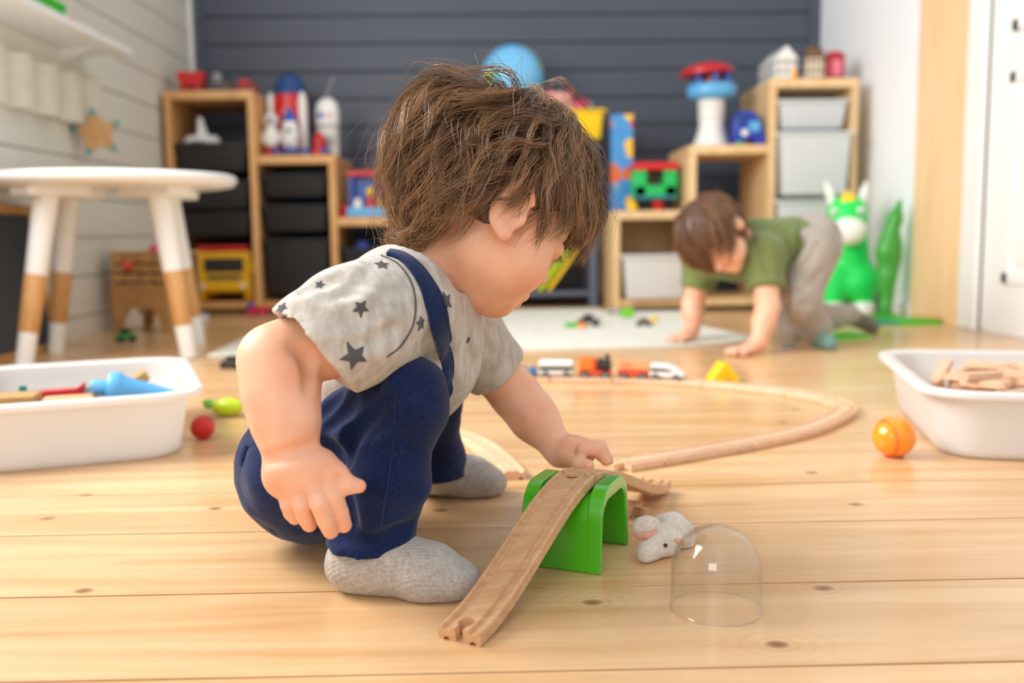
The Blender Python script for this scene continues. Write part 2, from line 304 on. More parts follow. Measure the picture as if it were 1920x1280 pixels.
# ------------------------------------------------------------------ stepped storage units
def tray(name, w_, d_, h_, mat, parent=None, label=None, cat=None, group=None, loc=(0, 0, 0), rz=0, t_=.004, r_=.05, rim=.018, taper=.03, n=8):
    b = MB(); rings = []
    def ring(k, z, sh): 
        rr = max(r_-sh*.5, .008); return [Vector((x, y, z)) for x, y in rrect(-w_/2+sh, -d_/2+sh, w_/2-sh, d_/2-sh, rr, n)]
    hd = min(.02, h_*.2)
    prof = [(taper+.012, 0), (taper+.003, .004), (taper, .012), (rim+.002, h_-hd), (rim, h_-.012), (.002, h_-.011), (0, h_-.008), (0, h_-.003), (.003, h_), (rim*.7, h_), (rim+t_, h_-.004), (rim+t_, h_-hd), (taper+t_, .014), (taper+.012, t_+.003)]
    rings = [ring(i, z, s) for i, (s, z) in enumerate(prof)]
    o = b.sweep(rings).build(name, mat, parent, smooth=True); o.location = loc; o.rotation_euler = (0, 0, rz)
    if cat: tag(o, label, cat, group)
    return o
def stepped(name, label, x0, cols, yf, yb, wm):
    U = thing(name, label, 'storage unit', (x0, yf, 0)); D = yb-yf; x = 0; T_ = .030
    top_prev = 0
    edges = [0]
    for wd, h in cols: edges.append(edges[-1]+wd)
    hs = [h for _, h in cols]
    for i, e in enumerate(edges):
        h = max(hs[i-1] if i > 0 else 0, hs[i] if i < len(hs) else 0); a = e if i == 0 else (e-T_ if i == len(hs) else e-T_/2)
        Bx((a, 0, .0), (a+T_, D, h-.035), 'side_panel', wm, U, .004)
        for zz in [k*.10+.09 for k in range(int((h-.12)/.10))]:
            pass
    for i, (wd, h) in enumerate(cols):
        a = edges[i]; b = edges[i+1]
        lo = a - (0 if i == 0 or hs[i-1] > h else T_/2); hi = b + (0 if i == len(hs)-1 or hs[i+1] > h else T_/2)
        if i > 0 and hs[i-1] > h: lo = a+T_/2
        if i < len(hs)-1 and hs[i+1] > h: hi = b-T_/2
        Bx((lo, -.002, h-.036), (hi, D, h), 'top_board', wm, U, .004)
    Bx((T_, .01, .02), (edges[-1]-T_, D, .05), 'bottom_board', wm, U, .003)
    if wm != 'shelf_pine': Bx((T_, D-.012, .05), (edges[1]-T_/2, D-.004, hs[0]-.04), 'back_panel', wm, U, 0)
    return U, edges
UL, EL = stepped('storage_unit', 'honey pine stepped shelf unit holding black bins', -1.352, [(.360, .926), (.327, .66), (.33, .40)], 4.08, 4.55, 'shelf_pine')
UR, ER = stepped('storage_unit', 'pale pine stepped shelf unit holding white bins', .488, [(.324, .41), (.320, .668), (.346, .925)], 3.90, 4.36, 'pale_pine')
def slotbin(U, col, py, h, Y, mat, label, group, depth=.40):
    # the rim runs in the grooves of the two side panels of its column
    x0, E = (-1.352, EL) if U == 'L' else (.488, ER); n_ = len(E)-2
    a = x0+E[col]+(.030 if col == 0 else .015)-.003; b = x0+E[col+1]-(.030 if col == n_ else .015)+.003
    z1 = P(900, py, Y).z if False else P((400 if U == 'L' else 1500), py, Y).z
    return tray('storage_bin', b-a, depth, h, mat, None, label, 'bin', group, ((a+b)/2, Y+depth/2, z1-h), 0, r_=.02, rim=.014, taper=.028, n=3)
gb = 'black bins in the honey pine unit'
topbin = slotbin('L', 0, 270, .115, 4.075, 'black_plastic', 'black lidded bin topmost in the tallest column of the honey pine unit', gb)
ld = MB().prism(rrect(-.150, -.196, .150, .196, .02, 3), 0, .006).build('lid', 'black_plastic', topbin, bevel=.002); ld.location = (0, 0, .1145)
slotbin('L', 0, 338, .125, 4.075, 'black_plastic', 'black bin second from top in the tallest column of the honey pine unit', gb)
slotbin('L', 0, 398, .10, 4.075, 'black_plastic', 'black bin directly above the yellow toy truck', gb)
slotbin('L', 1, 386, .115, 4.075, 'black_plastic', 'shallow black bin in the middle column of the honey pine unit', gb)
slotbin('L', 1, 450, .24, 4.075, 'black_plastic', 'deep black bin at the foot of the middle column of the honey pine unit', gb)
slotbin('L', 1, 328, .10, 4.09, 'black_plastic', 'black bin under the top board of the middle column of the honey pine unit', gb)
toybin = slotbin('L', 2, 468, .10, 4.075, 'black_plastic', 'shallow black bin under the lowest step of the honey pine unit', gb); ZTB = toybin.location.z+.0065
gw = 'white bins in the pale pine unit'
slotbin('R', 2, 186, .115, 3.895, 'bin_clear', 'shallow translucent bin topmost in the tallest column of the pale unit', gw)
slotbin('R', 2, 246, .25, 3.84, 'bin_clear', 'deep translucent bin pulled forward in the tallest column of the pale unit', gw)
slotbin('R', 2, 374, .24, 3.88, 'bin_clear', 'translucent bin at the foot of the tallest column behind the green animal', gw)
bb = slotbin('R', 0, 474, P(1500, 474, 3.84).z-.0505, 3.84, 'bin_white', 'deep white bin pulled out under the lowest step of the pale unit', gw)

# ------------------------------------------------------------------ dark metal rack with books
a = P(870, 262, 4.15); b = P(1120, 262, 4.15); zt = a.z
K = thing('metal_rack', 'slate grey metal rack with open shelves against the dark wall', 'rack', ((a.x+b.x)/2, 4.15, 0)); wd = b.x-a.x
for sx in (-1, 1):
    for y0 in (0, .33): Bx((sx*(wd/2-.018)-.018, y0, 0), (sx*(wd/2-.018)+.018, y0+.035, zt-.003), 'leg', 'grey_metal', K)
for zz in (.05, .40, zt-.025): Bx((-wd/2, .0 if zz > .1 else .01, zz), (wd/2, .365, zz+.022), 'shelf_board', 'grey_metal', K)
Bx((-wd/2+.01, .352, .07), (wd/2-.01, .362, zt-.03), 'back_panel', 'dark_grey', K, 0)
books = [('yellow', 'tall bright yellow picture book leaning at the end of the rack row'), ('lime', 'lime green picture book leaning against the yellow one'), ('pink', 'pink-spined picture book leaning in the rack'), ('cream', 'cream picture book leaning in the rack'), ('truck_yellow', 'mustard picture book leaning in the rack'), ('teal', 'teal picture book leaning in the rack'), ('yellow', 'yellow picture book leaning beside the teal one'), ('cream', 'cream picture book leaning furthest into the rack')]
for i, (mt_, lb) in enumerate(books):
    p = P(1032-17*i, 566, 4.13); q = thing('picture_book', lb, 'book', (p.x, 4.17, .072)); q.rotation_euler = (0, R(36), 0); q['group'] = 'picture books leaning on the rack'
    th = .016+.008*((i*7) % 3)/2; hh = .27-.02*(i % 3)
    Bx((-th, 0, 0), (-th+.003, .17, hh), 'cover', mt_, q, 0); Bx((-.003, 0, 0), (0, .17, hh), 'cover', mt_, q, 0); Bx((-th, -.002, 0), (0, .002, hh), 'spine', mt_, q, .001); Bx((-th+.003, .004, .004), (-.003, .165, hh-.004), 'pages', 'paint_white', q, 0)

# ------------------------------------------------------------------ wooden railway
def sect(wd=.040, h=.012, g=.0125, gw=.0065, gd=.0032):
    a = wd/2; c = .0012
    return [(-a, c), (-a+c, 0), (-g-.003, 0), (-g-.002, .003), (-g+.002, .003), (-g+.003, 0), (g-.003, 0), (g-.002, .003), (g+.002, .003), (g+.003, 0), (a-c, 0), (a, c), (a, h-c), (a-c, h),
            (g+gw/2+.0008, h), (g+gw/2-.0006, h-gd), (g-gw/2+.0006, h-gd), (g-gw/2-.0008, h), (-g+gw/2+.0008, h), (-g+gw/2-.0006, h-gd), (-g-gw/2+.0006, h-gd), (-g-gw/2-.0008, h), (-a+c, h), (-a, h-c)]
SEC = sect()
def resample(pts, step):
    pts = [Vector(p) for p in pts]; n = len(pts); out = []
    for i in range(n-1):
        p0 = pts[max(i-1, 0)]; p1 = pts[i]; p2 = pts[i+1]; p3 = pts[min(i+2, n-1)]
        k = max(2, int((p2-p1).length/step))
        for q in range(k):
            t = q/k; out.append(.5*((2*p1)+(p2-p0)*t+(2*p0-5*p1+4*p2-p3)*t*t+(3*p1-p0-3*p2+p3)*t**3))
    out.append(pts[-1]); return out
def track_mesh(pts, sec=SEC):
    b = MB(); rings = []
    for i, p in enumerate(pts):
        d = (pts[min(i+1, len(pts)-1)]-pts[max(i-1, 0)]).normalized(); s = Vector((d.y, -d.x, 0)).normalized(); u = s.cross(d).normalized()
        rings.append([p+s*x+u*z for x, z in sec])
    return b.sweep(rings)
def cutkey(o, p, d, tilt=None):
    """cut the round connector socket out of a track end: p end point on top, d direction into the piece"""
    d = d.normalized(); u = Vector((0, 0, 1)); s = u.cross(d).normalized(); u = d.cross(s).normalized()
    mt = Matrix(((d.x, s.x, u.x, p.x), (d.y, s.y, u.y, p.y), (d.z, s.z, u.z, p.z), (0, 0, 0, 1)))
    poly = [(-.01, -.0036), (-.01, .0036)]; 
    poly = [(-.01, -.0036)]+[(.0125+.0068*math.cos(a), .0068*math.sin(a)) for a in [R(-147+294*k/20) for k in range(21)]]+[(-.01, .0036)]
    cu = MB().prism(poly, -.03, .03, mt).build('cut', 'beech', o.parent)
    md = o.modifiers.new('cut', 'BOOLEAN'); md.object = cu; md.operation = 'DIFFERENCE'; md.solver = 'EXACT'
    dg = bpy.context.evaluated_depsgraph_get(); dg.update(); me = bpy.data.meshes.new_from_object(o.evaluated_get(dg)); o.modifiers.clear(); o.data = me; bpy.data.objects.remove(cu, do_unlink=True)
def peg(end, d, mat, parent, z0=.0005, z1=.0105):
    s = Vector((-d.y, d.x, 0)); pts = [end+s*.003-d*.002, end+s*.003+d*.010]+[end+d*.0125+Vector((0, 0, 0))+(d*math.cos(a)+s*math.sin(a))*.0058 for a in [R(150-300*k/14) for k in range(15)]]+[end-s*.003+d*.010, end-s*.003-d*.002]
    MB().prism([(p.x, p.y) for p in pts], z0, z1).build('peg', mat, parent, bevel=.0006)
def track_piece(px_pts, label, mat='pale_beech', group='wooden track pieces of the railway loop', pegend=False, wpts=None):
    pts = wpts or [FL(a, b, .0) for a, b in px_pts]; pts = resample(pts, .012); T_ = thing('track_piece', label, 'toy track', tuple(pts[0]), 0, group)
    loc = [p-pts[0] for p in pts]
    track_mesh(loc).build('rail_bed', mat, T_, smooth=True)
    if pegend: peg(loc[-1], (loc[-1]-loc[-2]).normalized(), mat, T_)
    return T_
# the loop as one centre line, cut at the joints seen in the photograph
loop = [FL(a, b) for a, b in ((1165, 880), (1236, 868), (1397, 840), (1500, 817), (1552, 797))]+[Vector(v) for v in ((.628, 1.68, 0), (.635, 1.76, 0), (.605, 1.84, 0), (.557, 1.90, 0), (.503, 1.945, 0), (.437, 1.995, 0), (.36, 2.04, 0), (.25, 2.075, 0), (.07, 2.105, 0), (-.12, 2.11, 0), (-.24, 2.05, 0), (-.30, 1.93, 0), (-.29, 1.80, 0), (-.22, 1.69, 0), (-.13, 1.61, 0), (-.069, 1.53, 0), (-.023, 1.44, 0), (.006, 1.335, 0), (.022, 1.255, 0))]
dense = resample(loop, .004); acc = [0]
for p, q in zip(dense, dense[1:]): acc.append(acc[-1]+(q-p).length)
def at_len(s): 
    k = min(range(len(acc)), key=lambda i: abs(acc[i]-s)); return k
joints = [0, .058, .235, .415, .52, .62, .70, .80, .99, 1.19, 1.33, 1.50, 1.68, 1.82, acc[-1]] if acc[-1] > 1.9 else [acc[-1]*k/12 for k in range(13)]
tl = ['short straight track piece behind the wooden ramp foot', 'straight track piece beside the short one behind the ramp', 'long straight track piece leading to the bend by the white bin', 'track piece starting the bend by the bin of wooden pieces', 'curved track piece at the outermost turn of the loop', 'curved track piece after the outermost turn', 'short curved track piece by the yellow triangle block', 'straight track piece under the white pointed locomotive', 'straight track piece under the white coach and the blue wagon', 'track piece of the loop hidden behind the squatting child', 'curved track piece behind the squatting child', 'curved track piece beyond the far sock', 'track piece running down past the far sock', 'track piece leading into the green tunnel', 'last track piece before the green tunnel']
for i, (s0, s1) in enumerate(zip(joints, joints[1:])):
    k0, k1 = at_len(s0), at_len(s1); seg = dense[k0:k1+1]
    d0 = (seg[1]-seg[0]).normalized(); seg = [seg[0]+d0*.0016]+seg[2:-2:3]+[seg[-1]-(seg[-1]-seg[-2]).normalized()*.0014]
    T_ = thing('track_piece', tl[min(i, len(tl)-1)], 'toy track', tuple(seg[0]), 0, 'wooden track pieces of the railway loop')
    track_mesh([p-seg[0] for p in seg]).build('rail_bed', 'pale_beech', T_, smooth=True)
    if i == 0: peg(Vector((0, 0, 0)), -d0, 'pale_beech', T_)
# widening arm of the switch beside the far sock
track_piece(None, 'switch track branch fanning out beside the far sock', wpts=[Vector((-.0655, 1.4765, 0)), Vector((-.086, 1.4665, 0)), Vector((-.125, 1.47, 0)), Vector((-.175, 1.51, 0))])
# piece inside the tunnel that pokes out at its mouth
track_piece(None, 'beech track piece lying through the tunnel mouth', 'beech', wpts=[FL(1000, 935)+Vector((.0, .0, 0)), FL(1085, 950), FL(1190, 966)], pegend=True)

# ramps: rise towards the tunnel, then fall behind it
A0 = Vector((-.031, .746, 0)); A1 = Vector((.082, .945, 0)); A2 = Vector((.204, 1.190, 0)); ZT = .0765
def prof_up(t): s = t*t*(3-2*t); return s
def ramp(a, b, z0, z1, k=30):
    pts = []
    for i in range(k+1):
        t = i/k; p = a.lerp(b, t); e = prof_up(t); pts.append(Vector((p.x, p.y, z0+(z1-z0)*(.25*t+.75*e) if True else 0)))
    return pts
p1 = ramp(A0, A1, 0.0, ZT); RA = thing('ramp_track', 'beech ramp track climbing from the floor onto the green tunnel', 'toy track', tuple(A0), 0, None)
rb = track_mesh([p-A0 for p in p1]).build('rail_bed', 'beech', RA, smooth=True); cutkey(rb, p1[0]-A0, p1[1]-p1[0]); rb.data.set_sharp_from_angle(angle=R(40))
p2 = ramp(A1+(A2-A1).normalized()*.001, A2, ZT, .002); p2[-1].z += .004; p2[-2].z += .0015
RB = thing('ramp_track', 'beech ramp track descending behind the green tunnel under the child\'s hand', 'toy track', tuple(A1), 0, None)
rb2 = track_mesh([p-A1 for p in p2]).build('rail_bed', 'beech', RB, smooth=True); cutkey(rb2, p2[-1]-A1, p2[-2]-p2[-1]); rb2.data.set_sharp_from_angle(angle=R(40))
MB().prism([(.0115+.0055*math.cos(R(a)), .0055*math.sin(R(a))) for a in range(0, 360, 20)], -.0002, .0006, Matrix.Translation((0, 0, ZT+.0118)) @ Matrix.Rotation(math.atan2((A0-A1).y, (A0-A1).x), 4, 'Z')).build('peg', 'beech', RB)

# green tunnel
TU = thing('toy_tunnel', 'glossy green plastic tunnel arch carrying the ramp tracks', 'toy tunnel', (.082, .955, 0), math.atan2(.92, .40))
HT = .0730; 
def arch(hw, ht, r, n=10):
    out = [(-hw-.004, 0)]
    for k in range(n+1): a = R(180-90*k/n); out.append((-hw+r+r*math.cos(a), ht-r+r*math.sin(a)))
    for k in range(n+1): a = R(90-90*k/n); out.append((hw-r+r*math.cos(a), ht-r+r*math.sin(a)))
    out.append((hw+.004, 0)); return out
outer = arch(.046, HT, .026); inner = arch(.040, HT-.006, .021); poly = outer+inner[::-1]
mtT = Matrix(((1, 0, 0, 0), (0, 0, -1, 0), (0, 1, 0, 0), (0, 0, 0, 1)))
b_ = MB(); n = len(outer); L2 = .041
vs = []
for y in (-L2, L2):
    vs += [Vector((x, y, z)) for x, z in outer]+[Vector((x, y, z)) for x, z in inner]
fs = []
for k in range(n-1):
    fs += [(k, k+1, 2*n+k+1, 2*n+k), (n+k, 3*n+k, 3*n+k+1, n+k+1), (k, n+k, n+k+1, k+1), (2*n+k, 2*n+k+1, 3*n+k+1, 3*n+k)]
fs += [(0, 2*n, 3*n, n), (n-1, 2*n-1, 4*n-1, 3*n-1)]
b_.add(vs, fs).build('arch_shell', 'tunnel_green', TU, bevel=.0022, seg=3)
for y0, y1 in ((-L2-.0005, -.0265), (.0265, L2+.0005)):
    o_ = arch(.0462, HT+.0085, .030); i_ = arch(.0430, HT-.003, .024); vs = []
    for y in (y0, y1): vs += [Vector((x, y, z)) for x, z in o_]+[Vector((x, y, z)) for x, z in i_]
    MB().add(vs, fs).build('rim', 'tunnel_green', TU, bevel=.003, seg=3)

# clear dome
D_ = FL(1342, 1140); dm = MB(); pr = [(.0395, 0), (.0408, .0006), (.0408, .002), (.0396, .003), (.0395, .004), (.039, .036)]+[(.039*math.cos(R(a)), .036+.039*math.sin(R(a))) for a in range(8, 90, 6)]+[(.002, .0752), (0, .0752)]
pi_ = [(max(r-.0012, 0), max(z_-.0012, 0)) for r, z_ in pr][::-1]
tag(dm.lathe([(r, z_+.0002) for r, z_ in pr]+pi_, 64, cap=False).build('clear_dome', 'dome', smooth=True, loc=D_), 'clear plastic dome standing on the floor beside the plush toy', 'dome')

# ------------------------------------------------------------------ toy train
def wheels(T_, xs, r=.0085, w_=.0252):
    for x in xs:
        ax = MB().cyl((x, -w_/2, r), (x, w_/2, r), .0025, n=8).build('axle', 'grey', T_)
        for s in (-1, 1): 
            wh = MB().cyl((x, s*w_/2-.0025, r), (x, s*w_/2+.0025, r), r, n=20).build('wheel', 'black_plastic', T_, smooth=True); MB().cyl((x, s*(w_/2+.0024)-.0008, r), (x, s*(w_/2+.0024)+.0008, r), r*.5, n=14).build('hub', 'grey', wh, smooth=True)
def car(px, label):
    p = FL(px, 714); d = dense; k = min(range(len(d)), key=lambda i: (d[i]-p).xy.length); q = d[k]; dr_ = d[k-4]-d[k+4]
    return thing('toy_train_car', label, 'toy train', (q.x, q.y, .0087), math.atan2(dr_.y, dr_.x), 'toy train on the track loop')
T_ = car(984, 'blue flat wagon at the tail of the toy train'); Bx((-.032, -.013, .010), (.032, .013, .018), 'deck', 'sky_blue', T_, .002); wheels(T_, (-.02, .02))
for x in (-.02, 0, .02): Bx((x-.006, -.012, .018), (x+.006, .012, .024), 'post_block', 'blue', T_, .002)
T_ = car(1045, 'white coach with a black window band in the toy train'); Bx((-.037, -.014, .010), (.037, .014, .019), 'lower_body', 'paint_white', T_, .003); Bx((-.036, -.0146, .019), (.036, .0146, .0255), 'window_band', 'black_plastic', T_, .001); Bx((-.038, -.014, .0255), (.038, .014, .040), 'roof', 'paint_white', T_, .005); wheels(T_, (-.023, .023))
T_ = car(1118, 'orange and black steam locomotive in the toy train'); Bx((-.036, -.014, .009), (.036, .014, .019), 'chassis', 'train_red', T_, .003); Bx((-.035, -.0145, .019), (-.002, .0145, .046), 'cab', 'train_orange', T_, .004); Bx((-.002, -.0135, .019), (.004, .0135, .043), 'red_band', 'train_red', T_, .002)
MB().cyl((.002, 0, .029), (.034, 0, .029), .0115, n=20).build('boiler', 'black_plastic', T_, smooth=True); MB().lathe([(.0045, 0), (.0045, .010), (.006, .012), (.006, .016)], 14, Matrix.Translation((.026, 0, .037))).build('funnel', 'black_plastic', T_, smooth=True); MB().ball((.012, 0, .040), .006, 12, 8).build('steam_dome', 'black_plastic', T_, smooth=True); wheels(T_, (-.022, .022), .0095)
T_ = car(1192, 'orange box wagon behind the white locomotive'); Bx((-.034, -.014, .009), (.034, .014, .022), 'lower_body', 'train_red', T_, .003); Bx((-.034, -.0135, .022), (.034, .0135, .042), 'box', 'peach', T_, .003); wheels(T_, (-.021, .021))
for z_ in (.029, .034): Bx((-.024, -.0142, z_), (-.004, -.0134, z_+.0016), 'printed_line', 'brown', T_, 0)
T_ = car(1262, 'white streamlined locomotive leading the toy train'); prf = [(-.036, .010), (.038, .010), (.039, .014), (.030, .022), (.016, .031), (.0, .036), (-.036, .037)]
mt = Matrix(((1, 0, 0, 0), (0, 0, -1, 0), (0, 1, 0, 0), (0, 0, 0, 1)))
MB().prism(prf, -.014, .014, mt).build('body', 'paint_white', T_, bevel=.003); MB().prism([(-.034, .020), (.018, .020), (.012, .025), (.0, .028), (-.034, .029)], -.0146, .0146, mt).build('window_band', 'black_plastic', T_, bevel=.001); wheels(T_, (-.023, .023))
MB().cyl((.037, 0, .012), (.0405, 0, .012), .003, n=10).build('buffer', 'grey', T_, smooth=True)

# yellow triangle block
p = FL(1355, 716); T_ = thing('triangle_block', 'yellow triangular plastic block with a round disc beyond the track', 'toy block', (p.x, p.y, 0), R(4))
MB().prism([(-.030, 0), (.030, 0), (.034, .006), (.006, .045), (-.006, .045), (-.034, .006)], -.022, .022, mt).build('block', 'yellow', T_, bevel=.004)
MB().cyl((0, -.0225, .016), (0, -.026, .016), .009, n=20).build('disc', 'truck_yellow', T_, smooth=True); MB().cyl((0, -.0255, .016), (0, -.028, .016), .004, n=14).build('knob', 'yellow', T_, smooth=True)

# ------------------------------------------------------------------ floor bins and what lies in them
tray('toy_bin', .37, .47, .103, 'bin_white', None, 'white plastic bin holding the blue funnel', 'bin', None, (-.679, 1.556, 0), R(21), r_=.075, rim=.02, taper=.035)
tray('toy_bin', .36, .50, .103, 'bin_white', None, 'white plastic bin full of wooden pieces', 'bin', None, (.832, 1.505, 0), R(-14), r_=.075, rim=.02, taper=.035)
BC = Vector((-.679, 1.556, 0)); BR = R(21)
def inbin(u, v, z): return (BC.x+u*math.cos(BR)-v*math.sin(BR), BC.y+u*math.sin(BR)+v*math.cos(BR), z)
def lie(name, label, px, py, Y, size, mat, rz=0, tilt=0, cat='toy', group=None, bev=.004, at=None, z0=None):
    p = at if at else (FL(px, py, z0+size[2]/2) if z0 is not None and Y is None else (XZ(px, Y, z0+size[2]/2) if z0 is not None else P(px, py, Y)))
    o = MB().box((-size[0]/2, -size[1]/2, -size[2]/2), (size[0]/2, size[1]/2, size[2]/2)).build(name, mat, bevel=bev, loc=p); o.rotation_euler = (0, R(tilt), R(rz)); return tag(o, label, cat, group)
lie('toy_crate', 'dark grey toy crate under the bin toys', 0, 0, 0, (.23, .30, .06), 'dark_grey', 21, 0, 'toy', at=inbin(0, 0, .0368)); ZC = .0668
T_ = thing('toy_funnel', 'sky blue plastic funnel lying in the white bin', 'toy funnel', inbin(.052, -.078, ZC+.0275), R(15))
mf = Matrix.Rotation(R(100), 4, 'Y')
MB().lathe([(.0, -.004), (.024, -.004), (.0265, 0), (.0265, .012), (.024, .016), (.0215, .02), (.010, .085), (.0085, .100), (0, .100)], 32, mf).build('cone', 'sky_blue', T_, smooth=True)
MB().lathe([(.0, -.028), (.010, -.028), (.0115, -.024), (.0115, -.002), (0, -.002)], 20, mf).build('neck', 'sky_blue', T_, smooth=True)
T_ = thing('toy_rail_signal', 'red toy bar with a blue end lying in the white bin', 'toy', inbin(-.012, -.018, ZC+.0198), R(12))
MB().prism([(-.062, -.0), (.012, .003), (.026, .012), (.022, -.012), (-.06, -.008)], -.012, .004, mt).build('bar', 'red', T_, bevel=.002); Bx((-.075, -.01, -.020), (-.055, .01, -.001), 'end_block', 'blue', T_, .003); MB().cyl((-.066, 0, -.002), (-.066, 0, .010), .006, n=12).build('knob', 'teal', T_, smooth=True); Bx((.012, -.008, -.020), (.022, .004, -.008), 'foot_block', 'red', T_, .002)
lie('wooden_block', 'wooden block against the left rim of the white bin', 0, 0, 0, (.08, .05, .03), 'toy_wood', 14, 0, 'toy block', 'wooden blocks in the funnel bin', at=inbin(-.088, -.085, ZC+.0148))
lie('wooden_block', 'wooden plank block under the red toy bar', 0, 0, 0, (.075, .04, .02), 'beech', 16, 0, 'toy block', 'wooden blocks in the funnel bin', at=inbin(-.008, -.083, ZC+.0098))
lie('wooden_block', 'wooden block tilted up behind the blue funnel', 0, 0, 0, (.055, .035, .018), 'toy_wood', 24, -30, 'toy block', 'wooden blocks in the funnel bin', at=inbin(.085, .01, ZC+.0212))
lie('clear_chip', 'tiny pale plastic chip below the blue funnel', 0, 0, 0, (.012, .012, .010), 'bin_clear', 0, 0, 'toy', None, .002, at=inbin(.085, -.125, ZC+.0048))
# wooden pieces dropped one by one onto the heap, each coming to rest on what lies below it
rr_ = random.Random(3); GH = .003; NX, NY = 96, 140; HM_ = np.full((NX, NY), .0085); wp = None; XA = (np.arange(NX)-NX/2)*GH; YA = (np.arange(NY)-NY/2)*GH; GX, GY = np.meshgrid(XA, YA, indexing='ij'); TH = .011
for k in range(112):
    cand = None
    for tr in range(14 if k < 70 else 9):
        yaw = rr_.uniform(0, 6.283); u = rr_.gauss(.025, .055); v = rr_.gauss(.01, .09); ca_, sa_ = math.cos(yaw), math.sin(yaw)
        cs = [(u+ca_*x-sa_*y, v+sa_*x+ca_*y) for x in (-.038, .038) for y in (-.012, .012)]
        if not all(abs(x) < .130 and abs(y) < .197 and math.hypot(max(abs(x)-.085, 0), max(abs(y)-.15, 0)) < .046 for x, y in cs): continue
        S_ = (GX-u)*ca_+(GY-v)*sa_; W_ = -(GX-u)*sa_+(GY-v)*ca_; m_ = (np.abs(S_) < .0375) & (np.abs(W_) < .0118); ss, hh = S_[m_], HM_[m_]; sls = np.linspace(-.55, .55, 45); offs = (hh[None]-sls[:, None]*ss[None]).max(1); q_ = int(np.argmin(offs))
        cost = offs[q_]+.012*abs(sls[q_])
        if cand is None or cost < cand[0]: cand = (cost, float(offs[q_]), float(sls[q_]), u, v, yaw, m_, ss)
    _, off, sl, u, v, yaw, m_, ss = cand; an = math.atan(sl); HM_[m_] = np.maximum(HM_[m_], off+sl*ss+TH/math.cos(an))
    if wp is None:
        o = wp = MB().prism([(-.036, -.010), (.026, -.010), (.036, -.004), (.036, .004), (.026, .010), (-.036, .010), (-.03, 0)], 0, TH-.0006).build('wooden_piece', 'pale_beech', bevel=.001); tag(o, 'small pale wooden connector piece heaped in the white bin', 'wooden piece', 'wooden pieces heaped in the white bin')
    else: o = wp.copy(); C.objects.link(o)
    a_ = R(-14); o.location = (.832+u*math.cos(a_)-v*math.sin(a_), 1.505+u*math.sin(a_)+v*math.cos(a_), off); o.rotation_mode = 'XYZ'; o.rotation_euler = (0, -an, yaw+a_)
# balls
p = FL(381, 823); tag(MB().ball((0, 0, .0195), .0195, 28, 18).build('ball', 'red', smooth=True, loc=(p.x, p.y, 0)), 'small red ball beside the funnel bin', 'ball')
p = FL(1678, 857); T_ = thing('toy_ball', 'orange plastic ball with a slit leaning on the bin of wooden pieces', 'ball', (p.x, p.y+.005, 0))
ob = MB(); pr = []
for k in range(25):
    a = math.pi*k/24; zz = -math.cos(a)*.031; r_ = math.sin(a)*.029
    if .0 < (zz+.014) < .004 : r_ -= .0022
    pr.append((max(r_, 1e-5), zz))
ob.lathe(pr, 36, Matrix.Translation((0, 0, .029)) @ Matrix.Rotation(R(82), 4, 'Y') @ Matrix.Rotation(R(-12), 4, 'X'), cap=False).build('shell', 'orange', T_, smooth=True)
MB().tube([Matrix.Translation((0, 0, .029)) @ Matrix.Rotation(R(82), 4, 'Y') @ Matrix.Rotation(R(-12), 4, 'X') @ Vector((.0268*math.cos(R(a)), .0268*math.sin(R(a)), -.0115)) for a in range(0, 361, 15)], .0011, 6).build('slit_edge', 'train_orange', T_, smooth=True)
MB().ball((-.006, 0, .003), (.008, .008, .004), 12, 8).build('foot', 'red', T_, smooth=True); MB().ball((.010, 0, .003), (.006, .006, .003), 12, 8).build('foot', 'red', T_, smooth=True)
p = FL(428, 780); T_ = thing('toy_lime', 'lime green toy pod on the floor behind the arm', 'toy', (p.x, p.y, 0)); MB().ball((0, 0, .017), (.030, .018, .017), 20, 12).build('pod', 'lime', T_, smooth=True); MB().lathe([(.006, 0), (.010, .01), (.004, .02)], 12, Matrix.Translation((-.026, 0, .02)) @ Matrix.Rotation(R(-70), 4, 'Y')).build('tip', 'grass_green', T_, smooth=True)
def mini(px, py, label, cols, s=1.0, z0=0.0):
    p = FL(px, py, z0); T_ = thing('toy_car', label, 'toy car', (p.x, p.y, z0), R(random.uniform(-25, 25)))
    Bx((-.035*s, -.016*s, .010*s), (.035*s, .016*s, .022*s), 'body', cols[0], T_, .004*s); Bx((-.018*s, -.014*s, .022*s), (.014*s, .014*s, .036*s), 'cabin', cols[1], T_, .004*s)
    for x in (-.022, .022):
        for y in (-.016, .016): MB().cyl((x*s, (y-.004)*s, .010*s), (x*s, (y+.004)*s, .010*s), .010*s, n=14).build('wheel', 'black_plastic', T_, smooth=True)
    return T_
mini(1104, 611, 'dark little toy car with green front on the rug', ('dark_grey', 'black_plastic'), 1.1, .010); lie('toy_brick', 'tiny green toy brick on the rug beside the dark car', 1071, 609, None, (.04, .03, .015), 'green', 10, 0, 'toy block', z0=.0098); lie('toy_brick', 'tiny orange toy brick between the green brick and dark car', 1091, 610, None, (.022, .02, .018), 'orange', 30, 0, 'toy block', z0=.0098)
mini(1208, 611, 'small black toy car on the rug', ('black_plastic', 'brown'), .75, .010); lie('toy_brick', 'tiny yellow toy brick on the rug beyond the black car', 1226, 599, None, (.02, .02, .02), 'yellow', 30, 0, 'toy block', z0=.0098)
mini(1152, 588, 'white toy car with dark wheels at the rug edge by the deep white bin', ('white_plastic', 'grey'), .7, .010); lie('toy_brick', 'lime toy brick on the rug by the deep white bin', 1176, 586, None, (.05, .03, .035), 'grass_green', 10, 0, 'toy block', None, .008, z0=.0098)
mini(438, 691, 'dark grey toy car at the rug corner behind the arm', ('dark_grey', 'black_plastic'), .9)

